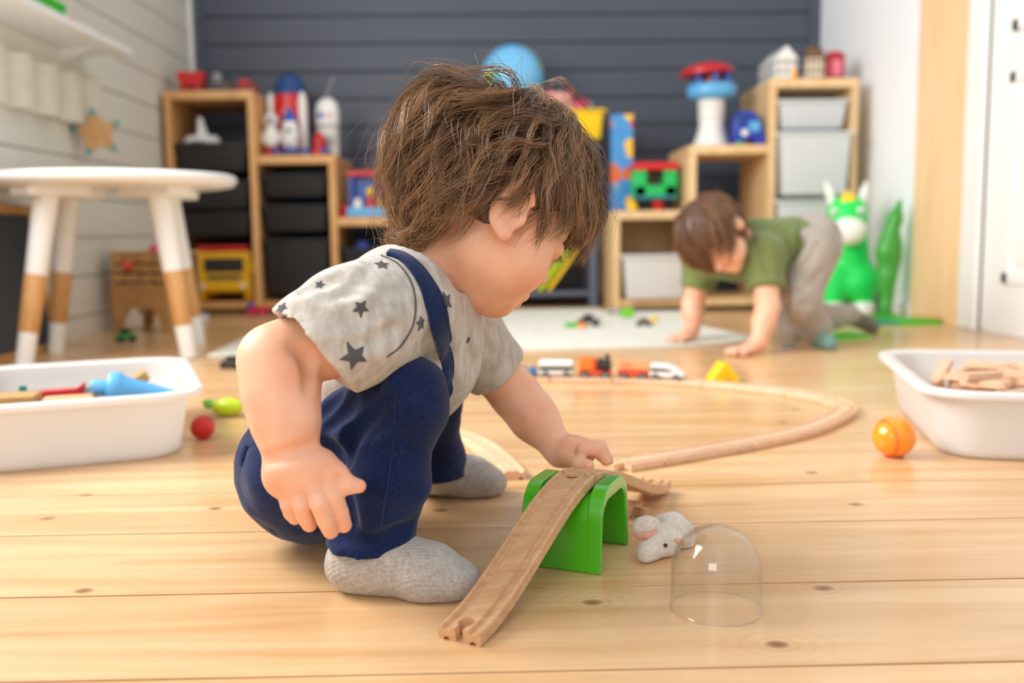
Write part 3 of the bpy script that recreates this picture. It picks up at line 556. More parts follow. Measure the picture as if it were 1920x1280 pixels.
# ------------------------------------------------------------------ figures grown from distance fields
class Field:
    def __init__(s, lo, hi, h):
        s.lo = np.array(lo, float); s.h = h; s.n = (np.ceil((np.array(hi)-s.lo)/h)).astype(int)+1; s.F = np.full(s.n, .2, np.float32)
    def box(s, c0, c1, pad):
        a = np.clip(np.floor((np.minimum(c0, c1)-pad-s.lo)/s.h).astype(int), 0, s.n); b = np.clip(np.ceil((np.maximum(c0, c1)+pad-s.lo)/s.h).astype(int)+1, 0, s.n)
        sl = tuple(slice(i, j) for i, j in zip(a, b)); X, Y, Z = np.meshgrid(*[(s.lo[i]+s.h*np.arange(a[i], b[i])).astype(np.float32) for i in range(3)], indexing='ij'); return sl, X, Y, Z
    def put(s, sl, d, k, op):
        if 0 in d.shape: return
        A = s.F[sl]
        if op == 'u':
            hh = np.maximum(k-np.abs(A-d), 0)/k if k > 0 else 0; s.F[sl] = np.minimum(A, d)-hh*hh*k*.25
        elif op == 's':
            hh = np.maximum(k-np.abs(A+d), 0)/k if k > 0 else 0; s.F[sl] = np.maximum(A, -d)+hh*hh*k*.25
    def ell(s, c, rad, M3=None, k=.01, grow=0, op='u'):
        c = np.array(c, float); rad = np.array(rad, float)+grow; R_ = rad.max(); sl, X, Y, Z = s.box(c, c, R_+k+.03)
        x, y, z = X-c[0], Y-c[1], Z-c[2]
        if M3 is not None: x, y, z = (M3[0][0]*x+M3[0][1]*y+M3[0][2]*z, M3[1][0]*x+M3[1][1]*y+M3[1][2]*z, M3[2][0]*x+M3[2][1]*y+M3[2][2]*z)
        k0 = np.sqrt((x/rad[0])**2+(y/rad[1])**2+(z/rad[2])**2); k1 = np.sqrt((x/rad[0]**2)**2+(y/rad[1]**2)**2+(z/rad[2]**2)**2)+1e-9
        s.put(sl, k0*(k0-1)/k1, k, op)
    def cone(s, a, b, r1, r2, k=.01, grow=0, op='u'):
        a = np.array(a, float); b = np.array(b, float); r1 += grow; r2 += grow; sl, X, Y, Z = s.box(a, b, max(r1, r2)+k+.03)
        d = b-a; L2 = float(d@d)+1e-12; t = np.clip(((X-a[0])*d[0]+(Y-a[1])*d[1]+(Z-a[2])*d[2])/L2, 0, 1)
        s.put(sl, np.sqrt((X-a[0]-t*d[0])**2+(Y-a[1]-t*d[1])**2+(Z-a[2]-t*d[2])**2)-(r1+(r2-r1)*t), k, op)
    def chain(s, pts, rs, k=.01, grow=0, op='u'):
        for i in range(len(pts)-1): s.cone(pts[i], pts[i+1], rs[i], rs[i+1], k, grow, op)
    def clip(s, p, n, c=None, r=None):   # keep the side n points away from; only inside a sphere when c given
        n = np.array(n, float); n /= np.linalg.norm(n); p = np.array(p, float); ax = [s.lo[i]+s.h*np.arange(s.n[i]) for i in range(3)]
        d = ((ax[0]-p[0])*n[0])[:, None, None]+((ax[1]-p[1])*n[1])[None, :, None]+((ax[2]-p[2])*n[2])[None, None, :]
        if c is not None:
            q = np.sqrt(((ax[0]-c[0])**2)[:, None, None]+((ax[1]-c[1])**2)[None, :, None]+((ax[2]-c[2])**2)[None, None, :])-r; d = np.minimum(d, -q)
        s.F = np.maximum(s.F, d.astype(np.float32))
    def noise(s, amp, wl, seed=1, n=5, warp=None):
        rng = np.random.default_rng(seed); ax = [s.lo[i]+s.h*np.arange(s.n[i]) for i in range(3)]; tot = 0; m = np.abs(s.F) < .02; idx = np.nonzero(m); Pp = np.stack([ax[i][idx[i]] for i in range(3)], 1)
        for _ in range(n):
            d = rng.normal(size=3); d /= np.linalg.norm(d); e = rng.normal(size=3); e /= np.linalg.norm(e)
            ph = Pp@d*2*np.pi/(wl*rng.uniform(.7, 1.5))+rng.uniform(0, 6)+1.3*np.sin(Pp@e*2*np.pi/(wl*2.2)); tot = tot+np.sin(ph)
        s.F[idx] += (amp*tot/n).astype(np.float32)
    def sample(s, Q):
        g = np.clip((Q-s.lo)/s.h, 0, s.n-1.001); i = g.astype(int); f = g-i; o = 0
        for dx in (0, 1):
            for dy in (0, 1):
                for dz in (0, 1): o = o+s.F[i[:, 0]+dx, i[:, 1]+dy, i[:, 2]+dz]*(f[:, 0] if dx else 1-f[:, 0])*(f[:, 1] if dy else 1-f[:, 1])*(f[:, 2] if dz else 1-f[:, 2])
        return o
    def grad(s, Q):
        e = s.h; return np.stack([s.sample(Q+np.eye(3)[i]*e)-s.sample(Q-np.eye(3)[i]*e) for i in range(3)], 1)/(2*e)
    def project(s, Q, off=0.0, it=8):
        Q = np.array(Q, float)
        for _ in range(it): g = s.grad(Q); g /= np.linalg.norm(g, axis=1, keepdims=True)+1e-9; Q = Q-g*(s.sample(Q)-off)[:, None]
        return Q
    def hit(s, px, py, ymax=3.5, off=0.0006):   # where the view ray of a photo pixel first meets the surface
        d = np.array(ray(px, py)); c = np.array(CAM); d /= np.linalg.norm(d); t0 = max(.3, (s.lo[1]-.02)/d[1]); Q = c[None]+d[None]*np.arange(t0, (s.lo[1]+s.h*s.n[1])/d[1], .001)[:, None]
        ins = np.all((Q > s.lo) & (Q < s.lo+s.h*(s.n-1)), 1); v = np.where(ins, s.sample(np.clip(Q, s.lo, s.lo+s.h*(s.n-1.01))), 1); k = np.argmax(v < 0)
        return s.project(Q[k:k+1], off, 3)[0] if v[k] < 0 else None
    def mesh(s, name, mat, parent=None, smooth_it=1):
        F = s.F.copy(); F[0], F[-1] = .1, .1; F[:, 0], F[:, -1] = .1, .1; F[:, :, 0], F[:, :, -1] = .1, .1
        S = F < 0; c = S[:-1, :-1, :-1].astype(np.int8); tot = np.zeros_like(c)
        for dx in (0, 1):
            for dy in (0, 1):
                for dz in (0, 1): tot += S[dx:S.shape[0]-1+dx, dy:S.shape[1]-1+dy, dz:S.shape[2]-1+dz]
        act = (tot > 0) & (tot < 8); I = np.stack(np.nonzero(act), 1); vid = np.full(act.shape, -1, np.int32); vid[act] = np.arange(len(I))
        acc_ = np.zeros((len(I), 3)); cnt = np.zeros(len(I))
        for ax in range(3):
            o1, o2 = [i for i in range(3) if i != ax]
            for a in (0, 1):
                for b in (0, 1):
                    off = np.zeros(3, int); off[o1] = a; off[o2] = b; p = I+off; q = p.copy(); q[:, ax] += 1
                    f0 = F[p[:, 0], p[:, 1], p[:, 2]]; f1 = F[q[:, 0], q[:, 1], q[:, 2]]; m = (f0 < 0) != (f1 < 0); t = np.where(m, f0/np.where(m, f0-f1, 1), 0)
                    pos = p.astype(float); pos[:, ax] += t; acc_[m] += pos[m]; cnt[m] += 1
        V = s.lo+s.h*(acc_/cnt[:, None]); quads = []
        for ax in range(3):
            o1, o2 = (ax+1) % 3, (ax+2) % 3; sa = [slice(None)]*3; sb = [slice(None)]*3; sa[ax] = slice(0, -1); sb[ax] = slice(1, None)
            m = S[tuple(sa)] != S[tuple(sb)]; E = np.stack(np.nonzero(m), 1); ok = (E[:, o1] > 0) & (E[:, o2] > 0) & (E[:, o1] < F.shape[o1]-1) & (E[:, o2] < F.shape[o2]-1); E = E[ok]
            inn = S[E[:, 0], E[:, 1], E[:, 2]]; q = []
            for a, b in ((1, 1), (0, 1), (0, 0), (1, 0)): p = E.copy(); p[:, o1] -= a; p[:, o2] -= b; q.append(vid[p[:, 0], p[:, 1], p[:, 2]])
            q = np.stack(q, 1); q[~inn] = q[~inn][:, ::-1]; quads.append(q)
        Q = np.concatenate(quads); Q = Q[(Q >= 0).all(1)]
        for _ in range(smooth_it):
            e = np.concatenate([Q[:, [0, 1]], Q[:, [1, 2]], Q[:, [2, 3]], Q[:, [3, 0]]]); a = np.zeros_like(V); n = np.zeros(len(V))
            for i in range(3): a[:, i] = np.bincount(e[:, 0], V[e[:, 1], i], len(V))+np.bincount(e[:, 1], V[e[:, 0], i], len(V))
            n = np.bincount(e[:, 0], minlength=len(V))+np.bincount(e[:, 1], minlength=len(V)); V = V*.4+.6*a/n[:, None]
        me = bpy.data.meshes.new(name); me.vertices.add(len(V)); me.vertices.foreach_set('co', V.ravel()); me.loops.add(Q.size); me.loops.foreach_set('vertex_index', Q.ravel().astype(np.int32))
        me.polygons.add(len(Q)); me.polygons.foreach_set('loop_start', np.arange(0, Q.size, 4, dtype=np.int32)); me.polygons.foreach_set('loop_total', np.full(len(Q), 4, np.int32)); me.update(calc_edges=True); me.validate()
        me.polygons.foreach_set('use_smooth', [True]*len(Q)); me.materials.append(M[mat]); o = bpy.data.objects.new(name, me); C.objects.link(o)
        if parent: o.parent = parent; o.matrix_parent_inverse = Matrix.Translation(parent.location).inverted()
        return o
def carve(fld, cuts):
    todo = []
    for pxs, r_, dp in cuts:
        h = [fld.hit(*q) for q in pxs]; h = [q for q in h if q is not None]
        if len(h) < 2: continue
        h = np.array([V3(q) for q in resample(h, .006)]); h = fld.project(h, r_-dp, 4); n = len(h); todo.append((list(h), [r_*(1-.5*abs(2*i/(n-1)-1)) for i in range(n)]))
    for h, rs in todo: fld.chain(h, rs, .008, 0, 's')
def V3(v): return np.array((v[0], v[1], v[2]), float)
def ribbon(name, pts, nrm, width, thick, mat, parent):
    b = MB(); rings = []
    for i, p in enumerate(pts):
        d = pts[min(i+1, len(pts)-1)]-pts[max(i-1, 0)]; d = d/np.linalg.norm(d); n = nrm[i]/np.linalg.norm(nrm[i]); s_ = np.cross(d, n); s_ /= np.linalg.norm(s_); w_ = width[i] if hasattr(width, '__len__') else width
        rings.append([Vector(p+s_*w_*a+n*thick*c) for a, c in ((-.5, -.6), (-.5, .6), (-.42, 1), (.42, 1), (.5, .6), (.5, -.6))])
    o = b.sweep(rings).build(name, mat, None, smooth=True)
    if parent: o.parent = parent; o.matrix_parent_inverse = Matrix.Translation(parent.location).inverted()
    return o
def tube_on(name, fld, pxs, r, mat, parent, off=.0004):
    pts = [fld.hit(*q) for q in pxs]; pts = [p for p in pts if p is not None]
    if len(pts) < 2: return
    o = MB().tube(resample(pts, .004), r, 5).build(name, mat, None, smooth=True); o.parent = parent; o.matrix_parent_inverse = Matrix.Translation(parent.location).inverted(); return o
def star_on(fld, px, py, rpx, rot, parent, cut=None):
    c = fld.hit(px, py); 
    if c is None: return
    g = fld.grad(c[None])[0]; g /= np.linalg.norm(g); u = np.cross(g, np.array([.3, 0, 1.])); u /= np.linalg.norm(u); v = np.cross(g, u); rad = rpx*c[1]/FPX
    pts = [np.zeros(2)]; N_ = 10; rows = 5; ring = []
    for k in range(10): a = R(rot+36*k); q = rad*(1 if k % 2 == 0 else .45); ring.append(np.array([math.cos(a), math.sin(a)])*q)
    vs = [np.zeros(2)]; fs = []
    edge = []
    for k in range(10):
        for j in range(4): edge.append(ring[k]*(1-j/4)+ring[(k+1) % 10]*j/4)
    ne = len(edge)
    for r_ in range(1, rows+1): vs += [e*r_/rows for e in edge]
    fs = [(0, 1+k, 1+(k+1) % ne) for k in range(ne)]
    for r_ in range(rows-1):
        for k in range(ne): a = 1+r_*ne; fs.append((a+k, a+ne+k, a+ne+(k+1) % ne, a+(k+1) % ne))
    W_ = np.array([c+u*a[0]+v*a[1] for a in vs]); W_ = fld.project(W_, .0007, 6)
    b = MB(); b.add([tuple(x) for x in W_], fs); o = b.build('star_print', 'star_ink', None, smooth=True); o.parent = parent; o.matrix_parent_inverse = Matrix.Translation(parent.location).inverted()

def hair_mesh(name, parent, Cn, Ax, rad, guides, kids, W, length_fn, flow_fn, keep_fn, lay, wdt, cols, seed, seg=10, curl=.35, clump=.010, vol=lambda f: 1.0, frizz=0.0):
    """strands that leave the whorl, follow the skull at their own layer height and flick at the tips"""
    rng = np.random.default_rng(seed); roots = []; n0 = 0; down = np.array([Ax[i] @ np.array([0, 0, -1.]) for i in range(3)])
    while len(roots) < guides and n0 < 20000:
        n0 += 1; d = rng.normal(size=3); d /= np.linalg.norm(d)
        if keep_fn(d): roots.append(d)
    vs = []; fs = []; tone = []; W = W/np.linalg.norm(W); rad = np.array(rad)
    for d in roots:
        L = length_fn(d)*rng.uniform(.8, 1.12); ds = L/seg; p = d*rad*.97; hl = rng.uniform(lay[0], lay[1])*(1 if d[2] > -.2 else .8); t = rng.random()*6.28; pts = [p.copy()]; ph = rng.uniform(0, 6.28); fr = rng.uniform(6, 11); base = rng.uniform(0, 1)
        cside = rng.choice([-1, 1])
        for i in range(seg):
            q = p/rad; nr = q/rad; nr /= np.linalg.norm(nr); fl = flow_fn(p/rad/np.linalg.norm(p/rad), W, down, i/seg); fl = fl-nr*(fl@nr); fl /= np.linalg.norm(fl)+1e-6; sd = np.cross(nr, fl)
            u = (i+1)/seg; dr_ = fl+sd*curl*math.sin(ph+fr*u*.55)*(.35+u)+nr*(.28*curl*(u**3)*cside*2.0)+down*.28*u; dr_ /= np.linalg.norm(dr_); p = p+dr_*ds
            q = np.linalg.norm(p/rad); q_f = (p/rad)[0]/q; want = 1+hl*vol(q_f)*min(1, 2.2*u)/rad.mean()
            if q < want: p = p*(want/q)
            elif q > want*1.10 and u < .8: p = p*(.5+.5*want*1.06/q)
            pts.append(p.copy())
        G = np.array(pts)
        for c in range(kids):
            off = rng.normal(size=3)*clump; off2 = rng.normal(size=3)*clump*.5; tt = np.linspace(0, 1, seg+1)[:, None]; wob = rng.normal(size=3)*frizz
            K = G+off*(1-tt*.55)+off2*np.sin(tt*3.1+c)+wob*tt**2*3; Lk = rng.uniform(.8, 1.0); K = G[0]+off*1.0*0+ (K-G[0]) if False else K
            r0 = wdt*rng.uniform(.6, 1.2); W3 = K@np.array(Ax)+Cn
            tan = np.gradient(W3, axis=0); tan /= np.linalg.norm(tan, axis=1, keepdims=True)+1e-9; a = np.cross(tan, np.array([.31, .9, .3])); a /= np.linalg.norm(a, axis=1, keepdims=True)+1e-9; b = np.cross(tan, a); o0 = len(vs)
            rr = r0*np.clip(1.15-np.linspace(0, 1, seg+1)**2.2*1.05, .12, 1)
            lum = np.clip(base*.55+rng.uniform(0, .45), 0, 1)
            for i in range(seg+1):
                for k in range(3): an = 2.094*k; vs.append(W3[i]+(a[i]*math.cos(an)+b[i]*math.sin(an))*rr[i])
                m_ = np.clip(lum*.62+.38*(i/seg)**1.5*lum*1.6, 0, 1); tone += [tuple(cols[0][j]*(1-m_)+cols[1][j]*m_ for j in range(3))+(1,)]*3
            for i in range(seg):
                for k in range(3): fs.append((o0+i*3+k, o0+i*3+(k+1) % 3, o0+i*3+3+(k+1) % 3, o0+i*3+3+k))
    me = bpy.data.meshes.new(name); me.from_pydata([tuple(v) for v in vs], [], fs); ca = me.color_attributes.new('tone', 'FLOAT_COLOR', 'POINT'); ca.data.foreach_set('color', np.array(tone, np.float32).ravel())
    me.polygons.foreach_set('use_smooth', [True]*len(fs)); me.materials.append(M['hair']); o = bpy.data.objects.new(name, me); C.objects.link(o); o.parent = parent; o.matrix_parent_inverse = Matrix.Translation(parent.location).inverted(); return o
def tint(o, col):
    ca = o.data.color_attributes.new('tone', 'FLOAT_COLOR', 'POINT'); ca.data.foreach_set('color', np.array([col]*len(o.data.vertices), np.float32).ravel())

# ---------------------------------------------------------------- child squatting at the ramp
K1 = thing('person', 'toddler in star T-shirt and navy dungarees squatting at the ramp', 'person', (-.17, .98, 0))
YH = .965; HC = V3(P(938, 338, YH)); phi, dl = R(26), R(37)
Fv = np.array([math.cos(phi)*math.cos(dl), math.sin(phi)*math.cos(dl), -math.sin(dl)]); Uv = np.array([math.cos(phi)*math.sin(dl), math.sin(phi)*math.sin(dl), math.cos(dl)]); Rv = np.array([math.sin(phi), -math.cos(phi), 0.])
HA = (Fv, Rv, Uv)
def hp_(f, r, u): return HC+Fv*f+Rv*r+Uv*u
J = lambda px, py, Y: V3(P(px, py, Y))
# joints
neck0 = J(800, 548, .965); headb = hp_(-.022, 0, -.062)
shR = J(722, 585, .885); elR = J(516, 676, .815); wrR = J(545, 842, .79)
shL = J(868, 625, 1.055); elL = J(968, 742, 1.085); wrL = J(1052, 846, 1.055)
chest = J(765, 650, .97); belly = J(672, 775, .985); pelv = J(580, 888, 1.0)
hipR = J(598, 890, .945); knR = J(756, 748, .865); miR = J(722, 900, .865); anR = J(692, 1035, .868)
hipL = J(620, 880, 1.05); knL = J(800, 735, 1.13); anL = J(812, 872, 1.165)
def foot(fd, heel, toe, k=.012, g=0.0, zz=.0):
    heel = np.array(heel); toe = np.array(toe); d = toe-heel; L = np.linalg.norm(d); d /= L
    h_ = lambda t, z: heel+d*L*t+np.array([0, 0, z])
    fd.chain([h_(.16, .024+zz), h_(.42, .027+zz), h_(.72, .021+zz), h_(.90, .015+zz)], [.0225, .0225, .020, .0135], k, g)
    sd = np.array([-d[1], d[0], 0])
    fd.chain([h_(.66, .017+zz)+sd*.012, h_(.86, .014+zz)+sd*.010], [.0165, .012], k, g); fd.chain([h_(.66, .017+zz)-sd*.012, h_(.84, .013+zz)-sd*.012], [.0165, .0115], k, g)
htR, ttR = XZ(616, .872, 0), XZ(898, .842, 0); htR = (htR.x, htR.y, 0.); ttR = (ttR.x, ttR.y, 0.)
htL, ttL = XZ(760, 1.20, 0), XZ(948, 1.185, 0); htL = (htL.x, htL.y, 0.); ttL = (ttL.x, ttL.y, 0.)
lo = (-.30, .74, -.004); hi = (.135, 1.25, .47)
B = Field(lo, hi, .0017)
def torso(fd, g=0.0):
    fd.ell(chest, (.068, .078, .072), None, .03, g); fd.ell(belly, (.074, .080, .074), None, .04, g); fd.ell(pelv, (.066, .078, .066), None, .04, g)
    fd.cone(shR, shL, .036, .034, .03, g); fd.cone(chest, neck0, .055, .036, .03, g)
def armR(fd, g=0.0):
    fd.chain([shR, shR*.45+elR*.55, elR], [.040, .034, .0285], .012, g); fd.chain([elR, elR*.62+wrR*.38, elR*.25+wrR*.75, wrR], [.0295, .030, .0255, .0195], .014, g)
def armL(fd, g=0.0):
    fd.chain([shL, elL], [.035, .026], .012, g); fd.chain([elL, elL*.6+wrL*.4, wrL], [.0265, .0255, .0165], .014, g)
torso(B, -.014); armR(B); armL(B)
B.chain([neck0, headb], [.036, .034], .02)
B.chain([hipR, knR, miR, anR], [.040, .022, .022, .018], .02, 0); B.chain([hipL, knL, anL], [.040, .022, .018], .02, 0); foot(B, htR, ttR, .012, -.004, .002); foot(B, htL, ttL, .012, -.004, .002); B.chain([anR, np.array(htR)+(np.array(ttR)-htR)*.22+np.array([0, 0, .03])], [.022, .02], .015, -.003); B.chain([anL, np.array(htL)+(np.array(ttL)-htL)*.22+np.array([0, 0, .03])], [.022, .02], .015, -.003)
# head
HM = np.array(HA)
B.ell(HC, (.086, .073, .080), HM, .02); B.ell(hp_(.030, 0, -.045), (.055, .057, .058), HM, .03)
for s in (-1, 1): B.ell(hp_(.046, s*.031, -.068), (.033, .029, .031), HM, .02); B.ell(hp_(.018, s*.034, -.076), (.034, .026, .026), HM, .02)
B.ell(hp_(.062, 0, -.100), (.021, .025, .017), HM, .016); B.ell(hp_(.040, 0, -.090), (.036, .034, .024), HM, .02)
B.ell(hp_(.080, 0, -.079), (.012, .018, .010), HM, .010)
B.chain([hp_(.084, 0, -.034), hp_(.093, 0, -.052)], [.007, .0095], .010)
for s in (-1, 1):
    B.ell(hp_(.088, s*.009, -.054), (.007, .006, .005), HM, .006); B.ell(hp_(.079, s*.030, -.028), (.012, .016, .010), HM, .010, op='s'); B.ell(hp_(.073, s*.030, -.029), (.0125, .0135, .0115), HM, .004)
    # ear
    B.ell(hp_(-.004, s*.0735, -.040), (.019, .006, .026), HM, .006); B.ell(hp_(-.001, s*.081, -.040), (.012, .006, .018), HM, .004, op='s'); B.chain([hp_(-.019, s*.077, -.044), hp_(-.016, s*.079, -.022), hp_(-.001, s*.079, -.014), hp_(.011, s*.077, -.024)], [.0038, .004, .004, .0034], .003); B.ell(hp_(.004, s*.074, -.062), (.008, .006, .008), HM, .004); B.ell(hp_(.011, s*.075, -.042), (.004, .005, .006), HM, .004)
B.chain([hp_(.0905, -.014, -.0845), hp_(.095, 0, -.0835), hp_(.0905, .014, -.0845)], [.002, .0022, .002], .003, 0, 's'); B.chain([hp_(.086, -.009, -.0795), hp_(.0895, 0, -.078), hp_(.086, .009, -.0795)], [.0035, .0042, .0035], .004); B.chain([hp_(.0835, -.008, -.0885), hp_(.087, 0, -.0895), hp_(.0835, .008, -.0885)], [.0035, .0042, .0035], .004)
# right hand, back of the hand to the camera
YHd = .778
B.chain([wrR, J(552, 868, YHd+.010)], [.0195, .0205], .010); B.ell(J(558, 886, YHd+.010), (.0285, .018, .0235), None, .010); B.ell(J(588, 886, YHd+.008), (.018, .014, .0175), None, .009); B.ell(J(533, 896, YHd+.012), (.0155, .014, .016), None, .009)
fing = [([(608, 892), (627, 932), (637, 960), (645, 984)], (.006, -.001, .004, .010), .0079), ([(582, 902), (600, 946), (611, 974), (620, 995)], (.004, -.008, -.003, .004), .0081), ([(556, 912), (567, 950), (573, 969), (580, 983)], (.006, -.002, .004, .012), .0077), ([(533, 912), (541, 946), (546, 961), (553, 971)], (.010, .004, .010, .017), .0069)]
for pp, dy, r_ in fing: B.chain([J(a, b, YHd+q) for (a, b), q in zip(pp, dy)], [r_*1.1, r_*1.0, r_*.97, r_*.86], .0008)
B.chain([J(606, 868, YHd+.012), J(630, 890, YHd+.006), J(650, 908, YHd+.004), J(673, 911, YHd+.004)], [.0120, .0102, .0080, .0062], .004)
# left hand resting on the ramp
zl = lambda px, py, Y: J(px, py, Y)
UPH = np.array([0, 0, .006]); B.chain([wrL, J(1075, 856, 1.04)+UPH], [.0165, .018], .01); B.ell(J(1082, 858, 1.035)+UPH, (.022, .022, .014), None, .01)
for k, (a, b, Y) in enumerate([((1092, 852), (1136, 874), 1.010), ((1100, 848), (1142, 872), 1.028), ((1100, 846), (1140, 868), 1.044), ((1096, 846), (1126, 866), 1.058)]):
    q0 = J(*a, Y)+UPH; q1 = J(*b, Y)+UPH; md_ = (q0+q1)/2+np.array([.003, 0, .006]); B.chain([q0, md_, q1], [.0076, .0072, .0056], .0035)
B.chain([J(1066, 868, 1.03)+UPH, J(1086, 880, 1.005)+UPH, J(1104, 882, .995)+UPH], [.0095, .0078, .006], .005)
# crease lines of chubby arms
for c0, rn in ((wrR*.9+elR*.1, .021),): pass
carve(B, [([(497, 864), (540, 850), (590, 834)], .004, .0022), ([(548, 652), (574, 668), (580, 700), (574, 730)], .006, .004), ([(632, 893), (640, 902)], .002, .0008)])
body = B.mesh('body', 'skin', K1, 1)
# shirt
S1 = Field((-.30, .76, .05), (.10, 1.20, .36), .0025)
torso(S1, .004); S1.chain([chest, neck0], [.06, .040], .03, .004)
S1.chain([J(745, 570, .89), J(640, 625, .835), J(560, 668, .812)], [.054, .0475, .0435], .03, 0)
S1.chain([shL, shL*.35+elL*.65], [.042, .038], .02, 0)
S1.clip(J(575, 648, .812), V3(P(505, 716, .80))-V3(P(575, 648, .812)), J(575, 648, .812), .10)
S1.noise(.0034, .06, 5, 6); S1.noise(.0004, .022, 8, 5)
# fold valleys radiating from the armhole and waist
carve(S1, [([(560, 548), (610, 528), (650, 515)], .008, .004), ([(600, 565), (650, 545), (700, 500)], .010, .003), ([(640, 650), (690, 640), (745, 615)], .008, .004), ([(620, 610), (680, 600), (730, 560)], .010, .003), ([(660, 470), (690, 470), (720, 474)], .005, .003), ([(845, 640), (850, 720), (838, 790)], .008, .004), ([(880, 640), (890, 700)], .006, .003), ([(800, 560), (806, 640), (800, 680)], .008, .003), ([(905, 600), (920, 660)], .006, .003)])
S1.chain([J(600, 640, .818), J(545, 680, .80)], [.034, .040], .004, 0, 's')
dE = elL-shL; S1.clip(shL+dE*.62, dE, shL+dE*.9, .075)
nk = V3(headb)-neck0; S1.chain([neck0*.75+headb*.25, headb], [.038, .05], .006, 0, 's'); S1.clip(neck0+nk*.34, nk+np.array([.02, 0, 0]), headb, .075)
# arm passes through the sleeve
shirt = S1.mesh('tshirt', 'shirt', K1, 2)
# trousers
T1 = Field((-.30, .79, 0.0), (.03, 1.25, .25), .0025)
T1.ell(pelv, (.066, .080, .064), None, .04, .006); T1.ell(J(600, 850, .99), (.064, .078, .05), None, .04, .004)
T1.chain([hipR, knR], [.058, .0345], .02, .004); T1.chain([knR, miR, anR, J(694, 1062, .868)], [.0345, .0355, .0345, .0355], .02, .003)
T1.chain([hipL, knL, anL, J(814, 890, 1.165)], [.056, .036, .033, .033], .02, .003)
T1.noise(.0036, .05, 3, 6); T1.noise(.0008, .022, 9, 5)
carve(T1, [([(648, 870), (652, 835), (672, 795), (700, 770), (735, 745)], .009, .0105), ([(612, 800), (640, 775), (668, 735)], .008, .007), ([(655, 775), (690, 735), (715, 705)], .007, .0055), ([(690, 820), (720, 790), (760, 770)], .006, .005), ([(640, 900), (650, 950), (660, 990)], .009, .007), ([(590, 790), (610, 765), (640, 740)], .007, .0055), ([(630, 1005), (690, 1018), (750, 1008)], .007, .0055), ([(770, 985), (745, 1000), (720, 1003)], .007, .0055), ([(640, 1040), (700, 1046), (765, 1030)], .003, .0015), ([(600, 830), (625, 850), (640, 880)], .009, .007)])
for i in range(7): T1.cone(J(452+9*i, 800+2*i, .955-.006*i), J(448+9*i, 838, .95-.006*i), .0018, .0018, .003, 0, 's')
for a, b in (((462, 850), (478, 920)), ((480, 845), (500, 960)), ((470, 880), (520, 990))): T1.cone(J(*a, .945), J(*b, .945), .004, .003, .008, 0, 's')
# waist and hems
wdir = chest-pelv; T1.clip(J(545, 790, .99), wdir+np.array([-.02, 0, .05]), J(520, 740, 1.0), .115)
T1.clip((0, 0, .030), (-.10, 0, -1), anR, .06); T1.clip((0, 0, .030), (0, 0, -1), anL, .06)
pants = T1.mesh('dungarees', 'navy', K1, 1)
# straps over the shoulders
sp = [S1.hit(*q) for q in ((728, 476), (752, 482), (778, 502), (800, 535), (816, 575), (826, 620), (833, 665), (837, 700), (834, 722), (826, 745))]; sp = [p for p in sp if p is not None]
we = J(705, 840, .935); last = sp[-1]; sp += list(S1.project(np.array([last*(1-t)+we*t for t in (.3, .55, .8, 1.0)]), .0006, 5))
for pts_ in (sp,):
    q_ = np.array([V3(p) for p in resample(pts_, .004)]); q_ = S1.project(q_, .0008, 4); ng = S1.grad(q_); wid = [.010+.009*min(1, i/12) for i in range(len(q_))]; strap = ribbon('strap', list(q_), list(ng), wid, .0022, 'strap_navy', K1)
    for e in (-.36, .36):
        off_ = []
        for i, p in enumerate(q_):
            d_ = q_[min(i+1, len(q_)-1)]-q_[max(i-1, 0)]; d_ /= np.linalg.norm(d_)+1e-9; n_ = ng[i]/(np.linalg.norm(ng[i])+1e-9); off_.append(Vector(p+np.cross(d_, n_)*wid[i]*e+n_*.0022))
        o = MB().tube(off_, .0004, 4).build('strap_stitching', 'navy', None, smooth=True); o.parent = strap; o.matrix_parent_inverse = Matrix.Identity(4)
tube_on('armhole_seam', S1, ((640, 487), (680, 478), (715, 480), (745, 495), (768, 525), (778, 560), (776, 595), (768, 622), (748, 650), (725, 668)), .0008, 'star_ink', shirt)
tube_on('trouser_seam', T1, ((745, 735), (742, 790), (735, 850), (725, 920), (712, 990), (705, 1050)), .0008, 'strap_navy', pants)
for q in ((676, 577, 20, 100), (789, 606, 17, 70), (665, 668, 31, 95), (716, 497, 16, 80), (528, 578, 16, 60), (836, 565, 22, 80), (876, 637, 9, 90), (600, 535, 11, 60), (835, 750, 14, 40)): star_on(S1, *q, shirt)
# socks
for (h0, t0, an, nm) in ((htR, ttR, anR, 'near'), (htL, ttL, anL, 'far')):
    lo_ = np.minimum(h0, t0)-np.array([.05, .06, .002]); hi_ = np.maximum(h0, t0)+np.array([.05, .06, .075]); K_ = Field(lo_, hi_, .002); foot(K_, h0, t0, .014, .0012, .0012)
    K_.chain([an-np.array([0, 0, .0]), np.array(h0)+(np.array(t0)-h0)*.24+np.array([0, 0, .030])], [.0265, .0245], .02); K_.clip((0, 0, 0.0004), (0, 0, -1)); K_.cone(an-np.array([0, 0, .002]), np.array(h0)+(np.array(t0)-h0)*.62+np.array([0, 0, .022]), .024, .022, .02); K_.noise(.0007, .016, 4, 5); K_.clip((0, 0, 0.0004), (0, 0, -1))
    K_.mesh('sock', 'sock', K1, 1)
